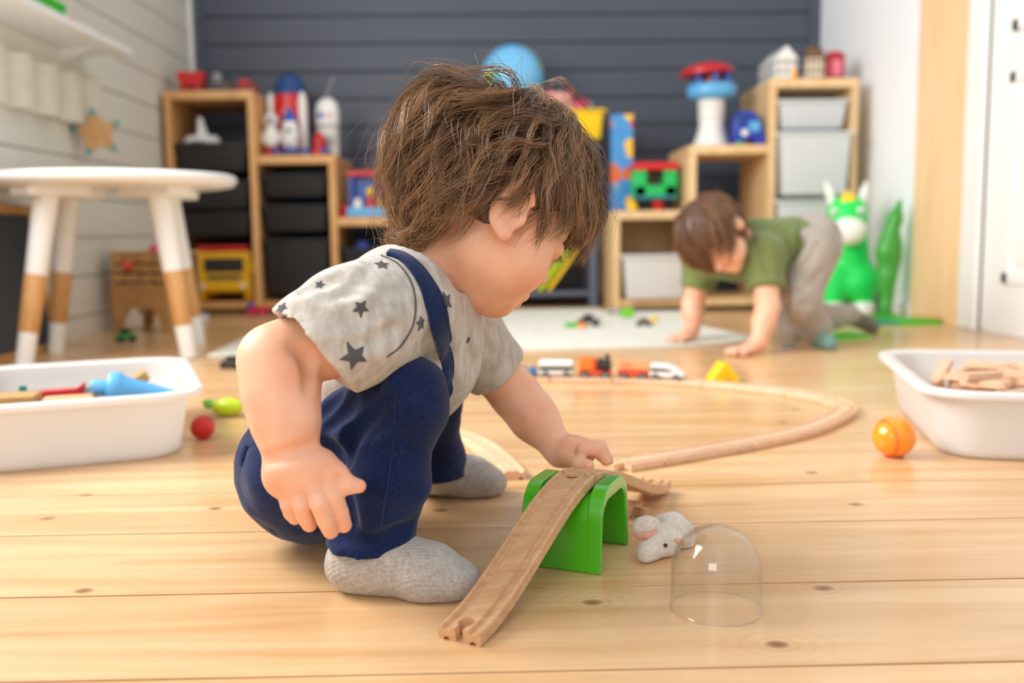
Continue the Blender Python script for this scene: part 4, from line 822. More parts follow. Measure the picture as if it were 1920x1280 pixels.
# lashes, brow
for s in (-1, 1):
    for k in range(9):
        a0 = hp_(.0835-.0007*abs(k-4), s*(.018+.003*k), -.032-.0006*abs(k-4)*.5); a1 = a0+Fv*.005-Uv*.0045+Rv*s*.0008*(k-3); o_ = MB().tube([Vector(a0), Vector((a0+a1)/2-Uv*.0008), Vector(a1)], [.0005, .0004, .0002], 4); 
        if k == 0: eb = MB()
        eb.v, eb.f = (eb.add(o_.v, o_.f).v, eb.f)
    o = eb.build('eyelashes', 'brown', None); o.parent = K1; o.matrix_parent_inverse = Matrix.Translation(K1.location).inverted()
# hair
cap = Field(HC-.14, HC+.14, .0035)
cap.ell(HC, (.0865, .0745, .0815), HM, .01, .006); cap.ell(hp_(.085, 0, -.062), (.085, .12, .078), HM, .012, 0, 's'); cap.clip(hp_(0, 0, -.062), -Uv)
for s in (-1, 1): cap.ell(hp_(.012, s*.080, -.052), (.032, .02, .028), HM, .01, 0, 's')
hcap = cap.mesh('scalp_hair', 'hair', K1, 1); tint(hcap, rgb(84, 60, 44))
WH = np.array([-.42, .12, .90])
def keep1(d):
    f, r, u = d
    if u < (-.80 if f < -.25 else -.6): return False
    if f > .36 and u < .42-.1*(1-min(1, abs(r)*1.2)): return False
    if f > -.22 and u < -.12: return False
    if f > .1 and u < .02: return False
    return True
def len1(d):
    f, r, u = d
    if f > .3: return .066
    if f > -.05: return .070
    if f > -.2: return .088 if u > .25 else .05
    if f > -.45 and u < .1: return .072
    return .095 if u > 0 else .095
def flow1(q, W, down, t):
    f, r, u = q; a = q-W; a = a/(np.linalg.norm(a)+1e-6)
    tw = np.cross(W, q); fl = a*1.0+tw*.28+down*.32
    if f < -.12:
        fl = fl+np.array([-.95, 0, .05])*(t*.9+.25)*((1 if u < .6 else .4) if u > .05 else .3)
        if u < .05 and f < -.4: fl = fl+down*.5
        if u < .1 and f > -.45: fl = fl+np.array([-.75, 0, -.55])
    elif f < .6 and abs(r) > .45: fl = fl+np.array([.25*t-.1, 0, -.7])
    if f > .45: fl = fl+np.array([.15, 0, -.5])
    return fl
vol1 = lambda f: float(np.interp(f, [-.8, -.35, .0, .3, .6, .9], [1.55, 1.6, .85, .5, .65, 1.05]))
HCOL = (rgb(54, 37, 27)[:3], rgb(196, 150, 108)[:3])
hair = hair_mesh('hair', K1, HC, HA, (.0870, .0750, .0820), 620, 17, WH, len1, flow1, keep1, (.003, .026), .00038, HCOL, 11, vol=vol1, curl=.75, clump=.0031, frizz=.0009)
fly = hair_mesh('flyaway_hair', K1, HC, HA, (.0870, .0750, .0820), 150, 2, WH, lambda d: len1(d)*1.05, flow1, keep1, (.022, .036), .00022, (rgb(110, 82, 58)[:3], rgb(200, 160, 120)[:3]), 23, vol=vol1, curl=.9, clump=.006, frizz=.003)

# ---------------------------------------------------------------- crawling child
K2 = thing('person', 'toddler in olive T-shirt and grey trousers crawling on hands and one knee', 'person', (.78, 2.66, 0))
F2 = np.array([-.30, -.50, -.81]); F2 /= np.linalg.norm(F2); U2 = np.array([-.80, -.10, .45]); U2 -= F2*(U2@F2); U2 /= np.linalg.norm(U2); R2 = np.cross(F2, U2); HA2 = (F2, R2, U2); HM2 = np.array(HA2)
HC2 = J(1330, 432, 2.60)
def h2(f, r, u): return HC2+F2*f+R2*r+U2*u
sN = J(1432, 482, 2.60); eN = J(1440, 575, 2.55); wN = J(1422, 642, 2.515); sF = J(1318, 490, 2.80); eF = J(1300, 570, 2.80); wF = J(1297, 620, 2.775)
ch2 = J(1408, 470, 2.70); be2 = J(1470, 468, 2.70); pe2 = J(1524, 452, 2.72)
hN = J(1528, 470, 2.65); kN = J(1496, 560, 2.62); aN = J(1536, 622, 2.66); hF = J(1520, 480, 2.79); kF = J(1492, 600, 2.80); aF = J(1592, 590, 2.95)
B2 = Field((.35, 2.38, -.002), (1.30, 3.10, .48), .0045)
def tor2(fd, g=0): fd.ell(ch2, (.080, .085, .080), None, .04, g); fd.ell(be2, (.078, .078, .080), None, .05, g); fd.ell(pe2, (.070, .085, .072), None, .05, g); fd.cone(sN, sF, .042, .042, .04, g)
tor2(B2, -.014); B2.ell(HC2, (.086, .074, .080), HM2, .02); B2.ell(h2(.034, 0, -.05), (.052, .056, .056), HM2, .03); B2.ell(h2(.066, 0, -.098), (.02, .024, .018), HM2, .02)
for s_ in (-1, 1): B2.ell(h2(.046, s_*.032, -.07), (.033, .029, .030), HM2, .02); B2.ell(h2(-.004, s_*.076, -.036), (.019, .008, .026), HM2, .006); B2.ell(h2(.080, s_*.030, -.028), (.011, .015, .009), HM2, .01, 0, 's'); B2.ell(h2(.074, s_*.030, -.028), (.0125, .0135, .0115), HM2, .004)
B2.chain([h2(.086, 0, -.036), h2(.096, 0, -.052)], [.007, .010], .01); B2.chain([h2(.090, -.012, -.084), h2(.094, .012, -.084)], [.003, .003], .004, 0, 's')
B2.chain([h2(-.03, 0, -.06), ch2*.8+HC2*.2], [.036, .045], .03)
for a, b, c in ((sN, eN, wN), (sF, eF, wF)): B2.chain([a, b, b*.6+c*.4, c], [.038, .031, .030, .021], .015)
for w0, hx, dirs in ((wN, (1400, 664, 2.50), -1), (wF, (1284, 645, 2.745), -1)):
    pc = J(*hx); pc[2] = .016 if w0 is wN else .0245; B2.cone(w0, pc, .021, .0138, .015); B2.ell(pc, (.026, .026, .014), None, .01)
    for k in range(4):
        an = R(172+(k-1)*21); d = np.array([math.cos(an), math.sin(an), 0]); B2.chain([pc+d*.018, pc+d*.038+np.array([0, 0, -.002]), pc+d*(.056-.004*abs(k-1.5))+np.array([0, 0, -.008])], [.0085, .008, .0065], .004)
    an = R(258); d = np.array([math.cos(an), math.sin(an), 0]); B2.chain([pc+d*.012, pc+d*.034+np.array([-.006, 0, -.006]), pc+d*.044+np.array([-.014, 0, -.008])], [.009, .008, .0065], .004)
B2.chain([hN, kN, aN], [.044, .032, .024], .02); B2.chain([hF, kF, aF], [.044, .030, .024], .02)
fN0 = XZ(1537, 2.66, .024); fN0 = np.array([fN0.x, 2.66, .024]); fN1 = fN0+np.array([.0, -.085, -.006]); fF0 = V3(aF); fF1 = J(1636, 620, 2.98); fF1[2] = .020
B2.chain([aN, fN0, fN1], [.026, .023, .016], .015); B2.chain([fF0, fF1], [.024, .018], .015)
B2.mesh('body', 'skin', K2, 1)
S2 = Field((.40, 2.44, .08), (1.10, 2.95, .46), .005); tor2(S2, .010); S2.chain([sN, sN*.35+eN*.65], [.052, .050], .04); S2.chain([sF, sF*.35+eF*.65], [.050, .048], .04); S2.noise(.005, .09, 12, 6)
carve(S2, [([(1400, 440), (1430, 480), (1440, 520)], .02, .010), ([(1470, 420), (1480, 470), (1470, 520)], .02, .009), ([(1500, 410), (1505, 450), (1490, 500)], .016, .008)])
S2.clip(sN*.36+eN*.64, eN-sN, eN, .10); S2.clip(sF*.36+eF*.64, eF-sF, eF, .10); S2.clip(J(1520, 440, 2.66), pe2-be2+np.array([.0, 0, .012])); S2.chain([ch2*.5+h2(-.03, 0, -.06)*.5, h2(-.03, 0, -.06)], [.04, .05], .01, 0, 's'); S2.mesh('tshirt', 'green_shirt', K2, 1)
T2 = Field((.80, 2.50, 0), (1.25, 3.05, .44), .005); T2.ell(pe2, (.074, .088, .078), None, .04, .004); T2.chain([hN, kN, aN], [.070, .056, .042], .03); T2.chain([hF, kF, aF], [.060, .048, .034], .03); T2.noise(.005, .08, 22, 6); T2.clip(J(1490, 440, 2.66), be2-pe2, J(1430, 430, 2.70), .14)
carve(T2, [([(1540, 450), (1515, 490), (1490, 525)], .012, .005), ([(1550, 500), (1520, 530), (1495, 548)], .012, .004), ([(1548, 560), (1520, 570), (1495, 572)], .012, .004)])
T2.clip(aN-np.array([0, 0, .004]), aN-kN, aN, .05); T2.clip(aF+(aF-kF)*.02, aF-kF, aF+(aF-kF)*.3, .07); T2.clip((0, 0, .001), (0, 0, -1)); T2.mesh('trousers', 'grey_pants', K2, 1)
for pts_, rs_, mt_ in (((aN+np.array([0, 0, .015]), fN0, fN1), (.030, .027, .020), 'teal_sock'), ((fF0*.9+kF*.1, fF0, fF1), (.030, .029, .022), 'grey_sock')):
    pts_ = [np.array(q) for q in pts_]; mn = np.min(pts_, 0)-.045; mn[2] = -.002; K_ = Field(mn, np.max(pts_, 0)+.045, .004); K_.chain(pts_, rs_, .012); K_.clip((0, 0, .0005), (0, 0, -1)); K_.mesh('sock', mt_, K2, 1)
cap2 = Field(HC2-.14, HC2+.14, .004); cap2.ell(HC2, (.087, .076, .082), HM2, .01, .010); cap2.clip(h2(.0, 0, -.020), F2*.75-U2, h2(.075, 0, -.07), .085); cap2.clip(h2(0, 0, -.06), -U2)
for s_ in (-1, 1): cap2.ell(h2(.012, s_*.084, -.046), (.03, .02, .026), HM2, .01, 0, 's')
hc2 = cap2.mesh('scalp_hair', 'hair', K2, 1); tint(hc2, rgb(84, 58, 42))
def keep2(d): return not (d[2] < -.75 or (d[0] > .4 and d[2] < .25) or (d[0] > -.1 and d[2] < -.12))
def flow2(q, W, down, t): a = q-W; a /= np.linalg.norm(a)+1e-6; return a+.15*np.cross(W, q)+down*.35
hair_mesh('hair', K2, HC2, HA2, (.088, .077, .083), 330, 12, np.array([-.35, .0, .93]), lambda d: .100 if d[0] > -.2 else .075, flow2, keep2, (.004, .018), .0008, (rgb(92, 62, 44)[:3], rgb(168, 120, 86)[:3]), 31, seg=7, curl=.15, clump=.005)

# ---------------------------------------------------------------- plush toy by the tunnel
PL = thing('plush_toy', 'small grey plush animal with big pink-lined ears by the tunnel', 'plush toy', (.17, .955, 0)); m0 = .955
def small(name, mat, fn, lo, hi, h, parent): f_ = Field(lo, hi, h); fn(f_); return f_.mesh(name, mat, parent, 1), f_
plo, phi_ = (.10, .88, -.002), (.24, 1.05, .08)
def pbody(f): f.ell(J(1256, 1000, .985), (.021, .024, .019), None, .01); f.ell(J(1276, 1000, .985), (.014, .018, .015), None, .01); f.cone(J(1284, 1012, .975), J(1288, 1030, .972), .009, .007, .008); f.cone(J(1240, 985, .995), J(1262, 978, .995), .010, .010, .008); f.noise(.0012, .014, 3, 5); f.clip((0, 0, .0006), (0, 0, -1))
small('body', 'plush', pbody, plo, phi_, .0018, PL)
hd_, fh = small('head', 'plush', lambda f: (f.ell(J(1246, 1012, .948), (.0185, .017, .0175), None, .008), f.cone(J(1228, 1026, .935), J(1212, 1036, .928), .0115, .0105, .008), f.noise(.0008, .012, 5, 5), f.clip((0, 0, .0006), (0, 0, -1))), plo, phi_, .0016, PL)
q = fh.hit(1246, 1022)
if q is not None: o = MB().ball(tuple(q), .0021, 12, 8).build('eye', 'black_plastic', None, smooth=True); o.parent = hd_
def ear(c, rad, ax, name='ear'):
    small(name, 'plush', lambda f: (f.ell(c, rad, ax, .004)), plo, phi_, .0016, PL)
axE = np.array(Matrix.Rotation(R(35), 3, 'Y') @ Matrix.Rotation(R(-25), 3, 'X')); ear(J(1212, 988, .945), (.0155, .006, .0125), None); small('ear_lining', 'plush_pink', lambda f: f.chain([J(1196, 1004, .939), J(1212, 1004, .937), J(1230, 998, .939)], [.003, .0036, .003], .003), plo, phi_, .0013, PL)
ear(J(1276, 1012, .940), (.009, .005, .006), None); small('ear_lining', 'plush_pink', lambda f: f.chain([J(1264, 1012, .935), J(1280, 1016, .935)], [.0028, .0028], .003), plo, phi_, .0013, PL)

# ---------------------------------------------------------------- green bouncy animal
PN = thing('bouncy_animal', 'bright green inflatable bouncy animal with white muzzle', 'bouncy toy', (1.36, 3.66, 0)); pl2, ph2 = (1.02, 3.35, -.002), (1.536, 4.0, .60)
YP = 3.70
def pony(f):
    f.ell(J(1594, 528, YP+.02), (.104, .135, .085), None, .04); f.chain([J(1592, 480, YP-.02), J(1590, 410, YP-.05)], [.075, .062], .04); f.ell(J(1588, 402, YP-.06), (.072, .072, .066), None, .03); f.cone(J(1588, 400, YP-.08), J(1592, 428, YP-.12), .062, .05, .03)
    for sx in (-1, 1):
        for yy in (-.05, .12): f.cone(J(1590+sx*27, 520, YP+yy), (J(1590+sx*27, 520, YP+yy)[0]+sx*.004, YP+yy-.01, .05), .048, .036, .03)
    f.clip((0, 0, .04), (0, 0, -1))
pb, fp = small('body', 'pony_green', pony, pl2, ph2, .006, PN)
small('muzzle', 'pony_white', lambda f: f.ell(J(1592, 433, YP-.135), (.066, .050, .054), None, .01), pl2, ph2, .005, PN)
for px, dx in ((1553, -8), (1621, 5)): small('ear', 'pony_white', lambda f: f.chain([J(px-dx, 385, YP-.05), J(px-dx*.3, 362, YP-.05), J(px+dx*.6, 342, YP-.05)], [.018, .016, .007], .01), pl2, ph2, .004, PN)
small('mane', 'yellow', lambda f: (f.ell(J(1591, 380, YP-.105), (.034, .022, .028), None, .01), f.cone(J(1590, 372, YP-.09), J(1588, 366, YP-.02), .024, .02, .01)), pl2, ph2, .004, PN)
for sx in (-1, 1):
    for yy in (-.05, .12): x_ = J(1590+sx*27, 520, YP+yy)[0]+sx*.004; MB().lathe([(.030, .001), (.040, .006), (.042, .03), (.038, .05), (0, .052)], 20, Matrix.Translation((x_-1.36, YP+yy-.01-3.66, 0))).build('hoof', 'pony_white', PN, smooth=True)
    e = fp.hit(1590+sx*24, 397)
    if e is not None: 
        o = MB().ball(tuple(Vector(e)-PN.location), (.017, .006, .017), 16, 10).build('eye', 'pony_white', PN, smooth=True); MB().ball(tuple(Vector(e)-PN.location+Vector((0, -.005, -.002))), (.008, .004, .009), 12, 8).build('pupil', 'grey', o, smooth=True)
# dark green leaf shaped toy beside it
GL = thing('leaf_toy', 'darker green pointed toy standing against the white wall', 'toy', (1.40, 3.52, 0)); Yg = 3.52
g0 = FL(1662, 594); Yg = 3.50
gx = J(1660, 590, Yg)[0]
small('blade', 'dark_green', lambda f: (f.ell(J(1668, 490, Yg), (.040, .03, .10), np.array(Matrix.Rotation(R(-12), 3, 'Y')), .03), f.chain([J(1660, 470, Yg), J(1678, 410, Yg), J(1688, 376, Yg)], [.035, .022, .008], .03), f.chain([J(1664, 520, Yg), J(1660, 575, Yg), (gx, Yg, .02)], [.030, .02, .018], .02)), (1.15, 3.38, 0), (1.547, 3.62, .50), .005, GL)
MB().lathe([(.05, 0), (.052, .008), (.03, .018), (0, .02)], 24, Matrix.Translation((gx-1.40, Yg-3.52, 0))).build('base', 'dark_green', GL, smooth=True)

# ------------------------------------------------------------------ toys on and around the shelves
def up_(px0, px1, pyt, pyb, Y): 
    a = P(px0, pyb, Y); b = P(px1, pyt, Y); return (a.x+b.x)/2, b.x-a.x, b.z-a.z, a.z
ZL = (.926, .66, .40); ZR = (.41, .668, .925)
def spot(px, Y, z): v = XZ(px, Y, z); return (v.x, v.y, z)
# honey unit, tallest step
T_ = thing('toy_truck', 'red toy tipper truck on the tallest honey pine step', 'toy truck', (-1.262, 4.20, ZL[0])); Bx((-.05, -.03, .018), (.05, .03, .032), 'chassis', 'dark_red', T_, .004); MB().frus((-.044, -.03), (.044, .03), (-.060, -.036), (.060, .036), .034, .085).build('tipper', 'red', T_, bevel=.004); Bx((-.054, -.034, .085), (.054, .034, .092), 'load', 'train_red', T_, .004)
for x in (-.032, .032):
    for y in (-.03, .03): MB().cyl((x, y-.008, .018), (x, y+.008, .018), .018, n=16).build('wheel', 'dark_red', T_, smooth=True)
T_ = thing('toy_tractor', 'brown and grey toy tractor between two red toys', 'toy tractor', (-1.142, 4.22, ZL[0])); Bx((-.04, -.025, .02), (.035, .025, .05), 'body', 'brown', T_, .006); Bx((-.035, -.022, .05), (0, .022, .095), 'cab', 'grey', T_, .006); Bx((-.04, -.026, .095), (.006, .026, .102), 'roof', 'dark_grey', T_, .003); MB().cyl((.024, 0, .05), (.024, 0, .088), .005).build('exhaust', 'black_plastic', T_, smooth=True)
for x, r_ in ((-.024, .026), (.026, .018)):
    for y in (-.03, .03): MB().cyl((x, y-.008, r_), (x, y+.008, r_), r_, n=18).build('wheel', 'dark_grey', T_, smooth=True)
T_ = thing('toy_car', 'low dark red toy car at the edge of the tallest step', 'toy car', (-1.036, 4.20, ZL[0])); Bx((-.05, -.025, .012), (.05, .025, .038), 'body', 'dark_red', T_, .008); Bx((-.03, -.022, .038), (.02, .022, .058), 'cabin', 'red', T_, .008)
for x in (-.03, .03):
    for y in (-.024, .024): MB().cyl((x, y-.006, .014), (x, y+.006, .014), .014, n=16).build('wheel', 'black_plastic', T_, smooth=True)
v = P(360, 270, 4.14); T_ = thing('toy_plane', 'white toy aeroplane on the topmost black bin', 'toy plane', (v.x+.03, 4.18, topbin.location.z+.1145+.006-.0035)); MB().tube([(-.07, 0, .02), (-.05, 0, .025), (0, 0, .028), (.06, 0, .022), (.078, 0, .018)], [.012, .02, .024, .02, .006], 16).build('fuselage', 'paint_white', T_, smooth=True)
MB().prism([(-.02, 0), (.035, 0), (.005, .10), (-.012, .10)], .0, .012, Matrix.Translation((0, 0, .02)) @ Matrix.Rotation(R(90), 4, 'X') @ Matrix.Translation((0, 0, -.006))).build('tail_fin', 'paint_white', T_, bevel=.003)
for s in (-1, 1): MB().prism([(-.03, 0), (.03, 0), (-.005, s*.09), (-.03, s*.09)], .014, .022).build('wing', 'paint_white', T_, bevel=.003)
# yellow truck in the lowest slot
x, w_, h_, z_ = up_(368, 470, 440, 545, 4.12); T_ = thing('toy_truck', 'yellow toy truck with a red roof bar in the lowest slot', 'toy truck', (x, 4.12, .05)); s = w_/.2
cab = Bx((-.098*s, 0, .035), (.098*s, .22, .215), 'cab', 'truck_yellow', T_, .014); Bx((-.07*s, -.004, .125), (.07*s, .006, .185), 'windscreen', 'black_plastic', T_, .006); Bx((-.09*s, -.004, .215), (.09*s, .2, .238), 'roof_bar', 'red', T_, .008); Bx((-.10*s, -.02, .045), (.10*s, .002, .085), 'bumper', 'truck_yellow', T_, .008); Bx((-.06*s, -.006, .095), (.06*s, .001, .112), 'grille', 'dark_grey', T_, .003)
for sx in (-1, 1):
    Bx((sx*.106*s-.006, -.01, .12), (sx*.106*s+.006, .004, .17), 'mirror', 'truck_yellow', T_, .003); MB().cyl((sx*.07*s, -.022, .068), (sx*.07*s, -.018, .068), .012).build('headlamp', 'cream', T_, smooth=True)
    for yy in (.03, .17): MB().cyl((sx*.085*s-.018, yy, .033), (sx*.085*s+.018, yy, .033), .033, n=22).build('wheel', 'truck_yellow', T_, smooth=True)
# middle step: rockets and robot
T_ = thing('toy_rocket', 'big red toy rocket with a dark blue nose', 'toy rocket', spot(548, 4.30, ZL[1])); MB().lathe([(.0, 0), (.060, 0), (.068, .02), (.076, .12), (.078, .22), (.072, .275), (0, .275)], 32).build('body', 'red', T_, smooth=True); MB().lathe([(.074, .272), (.068, .31), (.050, .345), (.024, .365), (.0, .370)], 32).build('nose', 'navy_blue', T_, smooth=True)
for a in (200, 320, 80): 
    mt_ = Matrix.Rotation(R(a), 4, 'Z') @ Matrix.Translation((.082, 0, 0)); MB().lathe([(.016, 0), (.019, .06), (.019, .24), (.010, .275), (0, .285)], 16, mt_).build('booster', 'white_plastic', T_, smooth=True)
MB().cyl((.0, -.079, .19), (.0, -.07, .19), .022).build('porthole', 'dark_red', T_, smooth=True)
T_ = thing('toy_rocket', 'small white toy rocket with a blue nose in front of the red one', 'toy rocket', spot(546, 4.165, ZL[1])); MB().lathe([(.02, .03), (.034, .05), (.036, .10), (.028, .145), (0, .145)], 24).build('body', 'white_plastic', T_, smooth=True); MB().lathe([(.028, .143), (.022, .17), (.008, .198), (0, .203)], 24).build('nose', 'blue', T_, smooth=True)
for a in (30, 150, 270): MB().prism([(.02, .09), (.032, .06), (.046, .0), (.036, .0), (.02, .035)], -.005, .005, Matrix.Rotation(R(a), 4, 'Z') @ Matrix.Rotation(R(90), 4, 'X')).build('fin', 'deep_blue', T_, bevel=.002)
MB().cyl((0, -.037, .105), (0, -.03, .105), .012).build('window', 'navy_blue', T_, smooth=True)
T_ = thing('toy_astronaut', 'white toy astronaut figure beside the small rocket', 'toy figure', spot(511, 4.185, ZL[1])); MB().lathe([(.026, .045), (.032, .06), (.030, .11), (.018, .125), (0, .125)], 18).build('suit', 'white_plastic', T_, smooth=True); MB().ball((0, 0, .152), .032, 20, 14).build('helmet', 'white_plastic', T_, smooth=True); MB().ball((.0, -.017, .152), (.022, .018, .018), 16, 10).build('visor', 'grey', T_, smooth=True)
for s in (-1, 1): MB().cyl((s*.014, 0, 0), (s*.014, 0, .05), .012).build('leg', 'red', T_, smooth=True); MB().tube([(s*.026, 0, .108), (s*.034, -.004, .085), (s*.034, -.012, .062)], .009, 10).build('arm', 'white_plastic', T_, smooth=True)
T_ = thing('toy_robot', 'white rounded toy robot with a curved antenna', 'toy robot', spot(617, 4.26, ZL[1])); MB().lathe([(.040, 0), (.046, .01), (.046, .12), (.05, .125), (.05, .20), (.042, .235), (.02, .253), (0, .256)], 32).build('body', 'white_plastic', T_, smooth=True); MB().lathe([(.0505, .128), (.0515, .13), (.0515, .136), (.0505, .138)], 32, cap=False).build('seam_ring', 'grey', T_, smooth=True)
MB().tube([(.0, 0, .25), (.004, 0, .28), (.012, 0, .31), (.026, 0, .332), (.038, 0, .338)], .0045, 8).build('antenna', 'grey', T_, smooth=True); MB().cyl((-.022, -.05, .178), (-.022, -.042, .178), .014).build('eye', 'deep_blue', T_, smooth=True); MB().cyl((.012, -.053, .178), (.012, -.044, .178), .010).build('eye', 'pink', T_, smooth=True); Bx((-.03, -.05, .05), (.03, -.043, .09), 'chest_panel', 'grey', T_, .003)
T_ = thing('toy_cone', 'red toy traffic cone before the white robot', 'toy cone', spot(600, 4.165, ZL[1])); MB().lathe([(.044, 0), (.044, .008), (.036, .012), (.026, .07), (.012, .098), (0, .100)], 24).build('cone', 'red', T_, smooth=True); MB().lathe([(.0325, .035), (.0335, .036), (.0295, .055), (.0285, .054)], 24, cap=False).build('stripe', 'dark_red', T_, smooth=True)
for px, lb in ((520, 'little blue toy car before the astronaut'), (547, 'little blue toy car before the small rocket'), (574, 'little blue toy car beside the red cone'), (611, 'little blue toy car at the foot of the robot')):
    v = spot(px, 4.098, ZL[1]); T_ = thing('toy_car', lb, 'toy car', v, R(4)); Bx((-.026, -.013, .007), (.026, .013, .018), 'body', 'blue', T_, .004); Bx((-.014, -.011, .018), (.012, .011, .029), 'cabin', 'deep_blue', T_, .004)
    for x in (-.016, .016):
        for y in (-.012, .012): MB().cyl((x, y-.003, .008), (x, y+.003, .008), .008, n=12).build('wheel', 'black_plastic', T_, smooth=True)
# low step: playset
T_ = thing('toy_playset', 'blue toy garage playset with red roof and yellow figures', 'toy playset', spot(698, 4.18, ZL[2])); Bx((-.10, -.07, 0), (.10, .07, .042), 'base', 'sky_blue', T_, .008); Bx((-.09, .03, .042), (.09, .05, .175), 'back_wall', 'blue', T_, .004); Bx((-.10, -.03, .175), (.10, .06, .198), 'roof', 'red', T_, .006)
for x in (-.085, .085): Bx((x-.008, -.02, .042), (x+.008, -.004, .176), 'pillar', 'blue', T_, .003)
MB().lathe([(.022, .042), (.018, .08), (.008, .09), (0, .09)], 16, Matrix.Translation((.0, -.03, 0))).build('figure_body', 'red', T_, smooth=True); MB().ball((.0, -.03, .107), .02, 16, 10).build('figure_head', 'yellow', T_, smooth=True); MB().ball((.05, -.045, .065), .022, 16, 10).build('figure_ball', 'truck_yellow', T_, smooth=True); MB().lathe([(.020, .042), (.016, .07), (.0, .085)], 16, Matrix.Translation((-.055, -.04, 0))).build('small_dome', 'white_plastic', T_, smooth=True)
T_ = thing('toy_mug', 'red toy cup beside the blue playset', 'toy cup', (-.6285, 4.13, ZL[2]), R(-90)); MB().lathe([(.013, 0), (.017, .045), (.0185, .05), (.016, .048), (.012, .005), (0, .005)], 20, cap=False).build('cup', 'red', T_, smooth=True); MB().tube([(.010*math.cos(R(a))+.0155, 0, .026+.013*math.sin(R(a))) for a in range(-90, 91, 30)], .003, 8).build('cup_handle', 'dark_red', T_, smooth=True)
v = P(655, 466, 4.16); T_ = thing('toy_boat', 'blue toy boat in the black bin under the lowest step', 'toy boat', (-.557, 4.2, ZTB)); MB().frus((-.045, -.025), (.045, .025), (-.054, -.04), (.054, .04), 0, .075).build('hull', 'blue', T_, bevel=.006); Bx((-.03, -.02, .074), (.02, .02, .118), 'cabin', 'deep_blue', T_, .005)
v = P(700, 455, 4.16); tag(MB().ball((0, 0, 0), .046, 24, 16).build('ball', 'red', smooth=True, loc=(-.455, 4.2, ZTB+.0485)), 'red ball in the black bin beside the blue boat', 'ball')
v = FL(538, 572); T_ = thing('toy_car', 'red and blue toy car on the floor before the black bins', 'toy car', (v.x, 4.0, 0)); Bx((-.04, -.025, .012), (.04, .025, .036), 'body', 'red', T_, .008); Bx((-.045, -.022, .02), (-.02, .022, .052), 'cabin', 'deep_blue', T_, .006)
for x in (-.025, .025):
    for y in (-.024, .024): MB().cyl((x, y-.006, .014), (x, y+.006, .014), .014, n=14).build('wheel', 'magenta', T_, smooth=True)
# rack top: globe, yellow tub
zt_ = zt-.003
T_ = thing('globe', 'light blue toy globe with yellow green land on the rack', 'globe', spot(962, 4.30, zt_)); c_ = P(962, 145, 4.30); gz = c_.z-zt_; gr = .138
m = newmat('globe_map', rgb(110, 186, 232), .3, coat=.3); t = NT(m); M['globe_map'] = m; nz = t.n('ShaderNodeTexNoise', i_Scale=7.0, i_Detail=5.0); t.l(t.coords(), nz.inputs[0]); lf = t.ramp(nz.outputs[0], [(.57, (0, 0, 0, 1)), (.60, (1, 1, 1, 1))]); n2 = t.n('ShaderNodeTexNoise', i_Scale=12.0); t.l(t.coords(), n2.inputs[0]); lc = t.ramp(n2.outputs[0], [(.40, rgb(60, 170, 90)), (.56, rgb(250, 226, 70))]); t.l(t.mix(lf, rgb(110, 186, 232), lc), t.b.inputs['Base Color'])
MB().ball((0, 0, gz), gr, 40, 24).build('sphere', 'globe_map', T_, smooth=True); MB().lathe([(0, gz-gr-.0), (.010, gz-gr-.005), (.012, .03), (.07, .018), (.085, .008), (.085, 0), (0, 0)], 28).build('stand', 'blue', T_, smooth=True); MB().lathe([(.02, gz+gr-.004), (.016, gz+gr+.008), (0, gz+gr+.010)], 16).build('pole_cap', 'navy_blue', T_, smooth=True)
a_ = P(1020, 262, 4.16); b_ = P(1141, 202, 4.16)
tray('toy_tub', b_.x-a_.x, .26, b_.z-zt, 'yellow', None, 'bright yellow plastic tub on the metal rack', 'tub', None, ((a_.x+b_.x)/2, 4.29, zt-.003), 0, r_=.03, rim=.016, taper=.028, n=4)
v = P(1052, 190, 4.28); T_ = thing('plush_pig', 'pink plush animal peeking over the yellow tub', 'plush toy', (v.x, 4.28, zt+.02)); MB().ball((0, 0, v.z-zt-.05), (.06, .05, .07), 20, 14).build('body', 'plush_pink', T_, smooth=True); MB().ball((-.01, -.02, v.z-zt-.02), (.05, .045, .04), 20, 14).build('head', 'plush_pink', T_, smooth=True)
for s in (-1, 1): MB().lathe([(.018, 0), (.014, .02), (0, .045)], 12, Matrix.Translation((s*.045-.005, -.01, v.z-zt-.003))).build('ear', 'pink', T_, smooth=True)
v = P(1090, 194, 4.27); T_ = thing('toy_ball', 'magenta ball in the yellow tub', 'ball', (v.x, 4.262, zt+.01)); MB().ball((0, 0, v.z-zt-.02), .033, 20, 14).build('shell', 'magenta', T_, smooth=True); MB().lathe([(.0333, -.003), (.0336, 0), (.0333, .003)], 20, Matrix.Translation((0, 0, v.z-zt-.02)), cap=False).build('seam', 'pink', T_, smooth=True)
v = P(1115, 193, 4.26); T_ = thing('toy_bottle', 'white toy bottle standing in the yellow tub', 'toy bottle', (v.x-.017, 4.30, zt+.0035)); hh = v.z-zt+.01; MB().lathe([(.014, 0), (.016, .01), (.016, hh-.05), (.010, hh-.03), (.010, hh-.012), (0, hh-.012)], 20).build('bottle', 'white_plastic', T_, smooth=True); MB().lathe([(.014, hh-.014), (.014, hh), (0, hh)], 16).build('cap', 'grey', T_, smooth=True)
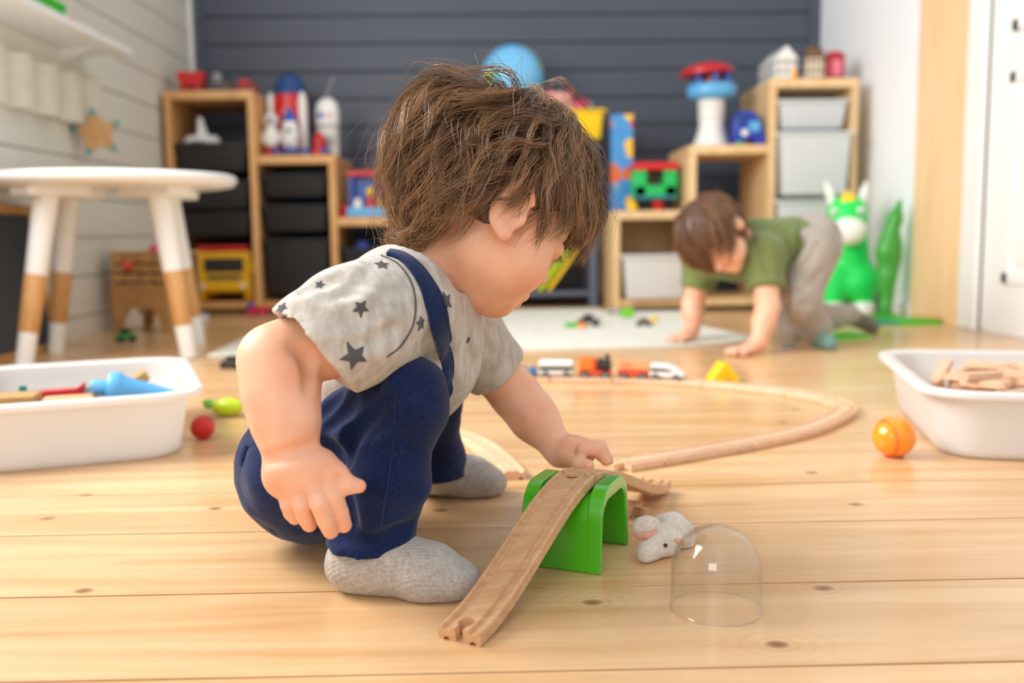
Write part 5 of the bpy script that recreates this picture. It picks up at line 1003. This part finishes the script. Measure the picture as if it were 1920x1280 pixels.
# pale unit
a_ = P(1146, 395, 4.2); b_ = P(1187, 214, 4.2)
T_ = thing('game_box', 'tall blue game box with colourful pictures on the lowest pale step', 'game box', ((a_.x+b_.x)/2, 4.2, ZR[0])); w2 = (b_.x-a_.x)/2; hb = b_.z-ZR[0]
m = newmat('box_print', rgb(60, 140, 210), .35, coat=.2); t = NT(m); M['box_print'] = m; vo = t.n('ShaderNodeTexVoronoi', i_Scale=14.0); t.l(t.coords((1, 1, 1)), vo.inputs[0]); sp = t.n('ShaderNodeSeparateColor'); t.l(vo.outputs['Color'], sp.inputs[0]); pc = t.ramp(sp.outputs[0], [(.0, rgb(60, 140, 210)), (.15, rgb(60, 150, 215)), (.3, rgb(236, 110, 40)), (.5, rgb(250, 200, 50)), (.68, rgb(206, 60, 60)), (1, rgb(90, 190, 220))]); pc.node.color_ramp.interpolation = 'CONSTANT'
df = t.ramp(vo.outputs['Distance'], [(.5, (1, 1, 1, 1)), (.58, (0, 0, 0, 1))]); t.l(t.mix(df, rgb(70, 150, 215), pc), t.b.inputs['Base Color'])
Bx((-w2, 0, 0), (w2, .12, hb*.86), 'box', 'box_print', T_, .002); Bx((-w2-.0015, -.0015, hb*.80), (w2+.0015, .1215, hb), 'lid', 'box_print', T_, .002)
a_ = P(1187, 370, 4.02); b_ = P(1272, 303, 4.02)
T_ = thing('toy_house', 'green and red plastic toy house with an open front', 'toy house', ((a_.x+b_.x)/2, 4.02, ZR[0])); w2 = (b_.x-a_.x)/2; z0 = a_.z-ZR[0]; z1 = b_.z-ZR[0]
for sx in (-1, 1): Bx((sx*w2*.68-w2*.30, 0, z0), (sx*w2*.68+w2*.30, .12, z1-.03), 'side_block', 'house_green', T_, .006); Bx((sx*w2*.7-.012, .01, 0), (sx*w2*.7+.012, .1, z0+.004), 'foot', 'gap_dark', T_, .003)
Bx((-w2*.97, 0, z0-.003), (w2*.97, .12, z0+.05), 'front_wall', 'house_green', T_, .006); Bx((-w2*1.02, -.01, z1-.034), (w2*1.02, .13, z1), 'roof', 'red', T_, .008); Bx((-w2*.4, .10, z0+.04), (w2*.4, .115, z1-.03), 'back_wall', 'brown', T_, 0); Bx((-w2*.98, -.004, z0-.008), (w2*.98, .12, z0+.008), 'floor_plate', 'teal', T_, .004)
v = spot(1185, 3.98, ZR[0]); T_ = thing('toy_duck', 'small yellow toy duck before the blue game box', 'toy duck', v); MB().ball((0, 0, .018), (.024, .02, .018), 18, 12).build('body', 'yellow', T_, smooth=True); MB().ball((-.006, -.006, .040), .014, 16, 10).build('head', 'truck_yellow', T_, smooth=True); MB().lathe([(.005, 0), (0, .012)], 10, Matrix.Translation((-.016, -.014, .038)) @ Matrix.Rotation(R(-100), 4, 'Y')).build('beak', 'orange', T_, smooth=True)
v = spot(1233, 3.96, ZR[0]); T_ = thing('toy_cup', 'small red toy cup under the toy house', 'toy cup', v); MB().lathe([(.014, 0), (.021, .036), (.023, .038), (.019, .036), (.012, .004), (0, .004)], 20, cap=False).build('cup', 'red', T_, smooth=True); MB().tube([(.018+.012*math.cos(R(a)), 0, .02+.010*math.sin(R(a))) for a in range(-90, 91, 30)], .003, 8).build('cup_handle', 'dark_red', T_, smooth=True)
T_ = thing('toy_tower', 'white toy control tower with blue deck and red roof', 'toy tower', spot(1333, 4.06, ZR[1])); s = 1.0
MB().lathe([(.082, 0), (.075, .01), (.058, .06), (.052, .08), (.054, .085), (.050, .09), (.056, .19), (.06, .20), (0, .20)], 32).build('shaft', 'white_plastic', T_, smooth=True); MB().lathe([(.06, .195), (.096, .205), (.102, .215), (.102, .25), (.094, .258), (.06, .258), (0, .256)], 32).build('deck', 'sky_blue', T_, smooth=True)
for a in range(30, 390, 60): MB().cyl((.07*math.cos(R(a)), .07*math.sin(R(a)), .25), (.07*math.cos(R(a)), .07*math.sin(R(a)), .305), .011).build('pillar', 'blue', T_, smooth=True)
MB().lathe([(.09, .298), (.112, .302), (.112, .312), (.08, .335), (.04, .345), (0, .347)], 32, Matrix.Translation((0, 0, 0)) @ Matrix.Rotation(R(-4), 4, 'Y')).build('roof', 'red', T_, smooth=True); MB().lathe([(.035, .256), (.035, .30)], 20).build('control_room', 'dark_red', T_, smooth=True)
for z_ in (.12, .15): MB().lathe([(.053, z_), (.0555, z_+.002), (.0555, z_+.006), (.054, z_+.008)], 32, cap=False).build('ring', 'cream', T_, smooth=True)
T_ = thing('toy_car', 'big glossy blue toy car on the middle pale step', 'toy car', (1.049, 3.985, ZR[1]), R(-3)); prf = [(-.06, .02), (.06, .02), (.062, .06), (.045, .10), (.03, .135), (-.045, .138), (-.06, .10)]
MB().prism(prf, -.05, .05, mt).build('body', 'deep_blue', T_, bevel=.014, seg=3); Bx((.0, -.054, .055), (.045, -.046, .095), 'door_panel', 'sky_blue', T_, .006); Bx((-.052, -.053, .085), (-.01, -.046, .12), 'window', 'navy_blue', T_, .006); MB().cyl((-.02, -.056, .05), (-.02, -.05, .05), .014).build('badge', 'white_plastic', T_, smooth=True)
for x in (-.042, .042):
    for y in (-.045, .045): MB().cyl((x, y-.009, .022), (x, y+.009, .022), .022, n=20).build('wheel', 'deep_blue', T_, smooth=True)
lie('toy_brick', 'small green toy brick between tower and blue car', 1386, 266, 3.914, (.020, .020, .014), 'green', 0, 0, 'toy block', z0=ZR[1]-.0002)
def house(px, Y, w_, h_, d_, rz, wall, roofc, win, label, nx=3, nz=2, gable=True, kind='toy_house'):
    T_ = thing(kind, label, 'toy house', spot(px, Y, ZR[2]), R(rz)); hw = w_/2; hb = h_*(.68 if gable else .9)
    Bx((-hw, -d_/2, 0), (hw, d_/2, hb), 'wall', wall, T_, .003)
    if gable: MB().prism([(-hw*1.04, hb-.002), (hw*1.04, hb-.002), (0, h_)] if w_ < d_ else [(-d_/2*1.06, hb-.002), (d_/2*1.06, hb-.002), (0, h_)], -(d_ if w_ < d_ else w_)/2*1.02, (d_ if w_ < d_ else w_)/2*1.02, mt if w_ < d_ else Matrix.Rotation(R(90), 4, 'Z') @ mt).build('roof', roofc, T_, bevel=.002)
    else: MB().lathe([(hw*1.1, hb-.002), (hw*.9, h_*.96), (hw*.4, h_), (0, h_)], 24).build('roof', roofc, T_, smooth=True)
    for i in range(nx):
        for j in range(nz):
            x = -hw+w_*(i+.5)/nx; z_ = hb*(j+.5)/nz; a = w_/nx*.28; c = hb/nz*.28; Bx((x-a, -d_/2-.002, z_-c), (x+a, -d_/2+.002, z_+c), 'window', win, T_, 0)
    for j in range(nz):
        for i in range(max(1, int(d_/.04))):
            k = max(1, int(d_/.04)); y = -d_/2+d_*(i+.5)/k; z_ = hb*(j+.5)/nz; a = d_/k*.28; c = hb/nz*.28; Bx((-hw-.002, y-a, z_-c), (-hw+.002, y+a, z_+c), 'window', win, T_, 0)
    return T_
house(1457, 4.175, .092, .155, .26, 0, 'paint_white', 'paint_white', 'grey', 'long white toy house with rows of windows', 3, 3); lie('toy_mat', 'green toy lawn strip under the white toy house', 0, 0, 0, (.03, .10, .008), 'grass_green', 0, 0, 'toy', at=(1.142, 3.975, ZR[2]+.0038)); 
house(1525, 4.03, .068, .145, .06, 0, 'cream', 'brown', 'brown', 'cream toy house with brown lattice windows', 3, 3); house(1563, 4.02, .066, .125, .066, 0, 'dark_red', 'red', 'pink', 'small dark red toy house with a round roof', 1, 1, False)
T_ = thing('toy_cone', 'small orange toy cone between the white and cream toy houses', 'toy cone', spot(1489, 3.945, ZR[2])); MB().lathe([(.017, 0), (.017, .004), (.013, .006), (.005, .05), (0, .052)], 16).build('cone', 'orange', T_, smooth=True); MB().lathe([(.0105, .02), (.0112, .021), (.009, .03), (.0085, .03)], 16, cap=False).build('stripe', 'yellow', T_, smooth=True)

# ------------------------------------------------------------------ left wall things
v0 = WX(155, 100, XL); S_ = thing('wall_shelf', 'white shelf fixed high on the white board wall', 'shelf', (XL, 2.52, v0.z)); Bx((0, 0, -.012), (.17, v0.y-2.52, .012), 'shelf_board', 'paint_white', S_, .006)
for y in (.06, v0.y-2.52-.18): MB().prism([(0, 0), (.12, 0), (0, -.045)], -.009, .009, Matrix.Translation((0, y, -.012)) @ mt).build('bracket', 'paint_white', S_, bevel=.002)
T_ = thing('toy_box', 'bright green box lying on the wall shelf', 'box', (XL+.09, 2.80, v0.z+.012)); Bx((-.05, -.12, 0), (.05, .12, .035), 'box', 'green', T_, .008); Bx((-.052, -.122, .028), (.052, .122, .045), 'lid', 'green', T_, .006)
for y, cl, lb in ((3.05, 'pink', 'small pink figurine on the wall shelf'), (3.17, 'cream', 'small cream figurine on the wall shelf'), (3.27, 'magenta', 'small dark pink figurine at the shelf end')):
    T_ = thing('figurine', lb, 'figurine', (XL+.10, y, v0.z+.012)); MB().lathe([(.014, 0), (.017, .006), (.010, .022), (0, .024)], 14).build('body', cl, T_, smooth=True); MB().ball((0, 0, .030), .009, 12, 8).build('head', cl, T_, smooth=True)
hp = thing('wall_pockets', 'row of cream cloth pockets hanging on the white wall', 'wall organizer', (XL, 2.6, 0)); tz = WX(100, 125, XL).z; bz = WX(100, 225, XL).z
Bx((.0, 0, tz-.02), (.012, .84, tz+.02), 'hanging_rail', 'pocket_cloth', hp, .004); Bx((.0, 0, bz), (.006, .84, tz), 'backing_cloth', 'pocket_cloth', hp, 0)
for k in range(5):
    y0 = .01+k*.166; b_ = MB(); prof = [(.004, y0), (.03, y0+.012), (.05, y0+.05), (.052, y0+.10), (.036, y0+.14), (.004, y0+.155)]
    b_.prism(prof, bz, tz-.012).build('pocket', 'pocket_cloth', hp, bevel=.006)
# star decoration on the wall
v = WX(172, 258, XL); T_ = thing('star_ornament', 'wooden star ornament with teal tips on the wall', 'ornament', (XL+.075, v.y-.14, v.z), R(-62)); st = []
for k in range(10): a = R(90+36*k+10); r_ = (.085, .042)[k % 2]; st.append((r_*math.cos(a), r_*math.sin(a)))
mw = Matrix(((0, 0, 1, 0), (1, 0, 0, 0), (0, 1, 0, 0), (0, 0, 0, 1)))
MB().prism(st, -.010, .006, mw).build('star', 'toy_wood', T_, bevel=.002)
for k in (0, 2, 4, 6, 8): 
    a = st[k]; q1 = tuple(.5*(x+y) for x, y in zip(a, st[k-1])); q2 = tuple(.5*(x+y) for x, y in zip(a, st[(k+1) % 10])); MB().prism([a, q2, q1], -.004, .0085, mw).build('star_tip', 'teal', T_, bevel=.001)
# chalk board on the floor against the wall
Bd = thing('chalkboard', 'dark chalkboard panel with a wooden frame leaning low on the wall', 'chalkboard', (XL+.07, 2.50, 0)); Bd.rotation_euler = (0, R(-7), 0)
Bx((-.010, -.30, .02), (0, .36, .40), 'panel', 'chalk', Bd, 0)
for a, b in (((-.014, -.31, .40), (.006, .37, .425)), ((-.014, -.31, .0), (.006, .37, .022)), ((-.014, -.31, .0), (.006, -.29, .41)), ((-.014, .352, .0), (.006, .372, .41))): Bx(a, b, 'frame_bar', 'toy_wood', Bd, .003)
# wooden slatted toy
v = FL(250, 628); T_ = thing('wooden_activity_box', 'wooden slatted activity box with curved feet under the table', 'wooden toy', (v.x+.0, 3.34, 0), R(-20)); a_ = P(183, 475, 3.3); b_ = P(318, 475, 3.3); hw = (b_.x-a_.x)/2; ht = a_.z
Bx((-hw, .01, .10), (hw, .16, ht-.004), 'box', 'brown', T_, .003)
for j in range(5):
    for k in range(4): z0 = .105+(ht-.11)*j/5; x0 = -hw+2*hw*k/4; Bx((x0+.003, -.006, z0+.004), (x0+hw/2-.003, .014, z0+(ht-.11)/5-.003), 'slat', 'toy_wood', T_, .003)
for s in (-1, 1):
    leg = [(s*hw, .16), (s*hw, .0), (s*hw*.72, .0), (s*hw*.62, .05), (s*hw*.40, .08), (s*hw*.15, .085), (s*.0, .06), (0, .16)]; MB().prism(leg, -.012, .004, Matrix.Translation((0, -.004, 0)) @ mt).build('foot_panel', 'toy_wood', T_, bevel=.002); MB().prism(leg, -.012, .004, Matrix.Translation((0, .15, 0)) @ mt).build('foot_panel', 'toy_wood', T_, bevel=.002)
MB().ball((-.035, -.016, ht-.045), .018, 16, 10).build('knob', 'train_red', T_, smooth=True); MB().ball((.045, .03, ht+.006), .022, 16, 10).build('knob', 'magenta', T_, smooth=True); Bx((-hw-.006, 0, ht-.006), (hw+.006, .17, ht+.004), 'top_board', 'toy_wood', T_, .003)
v = FL(236, 640); T_ = thing('toy_car', 'dark green toy car under the wooden slatted toy', 'toy car', (v.x, v.y, 0), R(40)); Bx((-.03, -.018, .008), (.03, .018, .026), 'body', 'dark_green', T_, .006); Bx((-.016, -.015, .026), (.014, .015, .04), 'cabin', 'gap_dark', T_, .005)
for x in (-.018, .018):
    for y in (-.018, .018): MB().cyl((x, y-.004, .010), (x, y+.004, .010), .010, n=12).build('wheel', 'black_plastic', T_, smooth=True)
v = FL(378, 600); lie('toy_brick', 'white toy brick on the floor by the honey pine unit', 378, 596, None, (.05, .04, .03), 'white_plastic', 20, 0, 'toy block', z0=-.0002)
# green things on the floor at the right
v = FL(1690, 606); T_ = thing('picture_book', 'green and teal board book lying open by the right wall', 'book', (v.x-.04, v.y, 0), R(8)); Bx((-.17, -.07, 0), (-.005, .07, .012), 'page_block', 'teal', T_, .003); Bx((.0, -.07, .0), (.15, .07, .016), 'page_block', 'green', T_, .003); Bx((-.17, -.075, 0), (.15, .075, .004), 'cover', 'grass_green', T_, .001); Bx((.135, -.07, .016), (.15, .07, .019), 'edge_tab', 'train_orange', T_, .001)
v = FL(1592, 634); T_ = thing('play_mat', 'lime green play mat on the floor under the crawling child\'s feet', 'play mat', (v.x-.02, v.y+.02, 0), R(6)); MB().prism(rrect(-.10, -.07, .08, .08, .03), 0, .006).build('mat', 'grass_green', T_, bevel=.002); MB().prism(rrect(-.08, -.05, .06, .06, .02), .006, .0066).build('print', 'green', T_)
lie('toy_brick', 'small grey toy brick by the crawling child\'s knee', 1475, 648, None, (.05, .03, .012), 'grey', 10, 0, 'toy block', z0=-.0002)
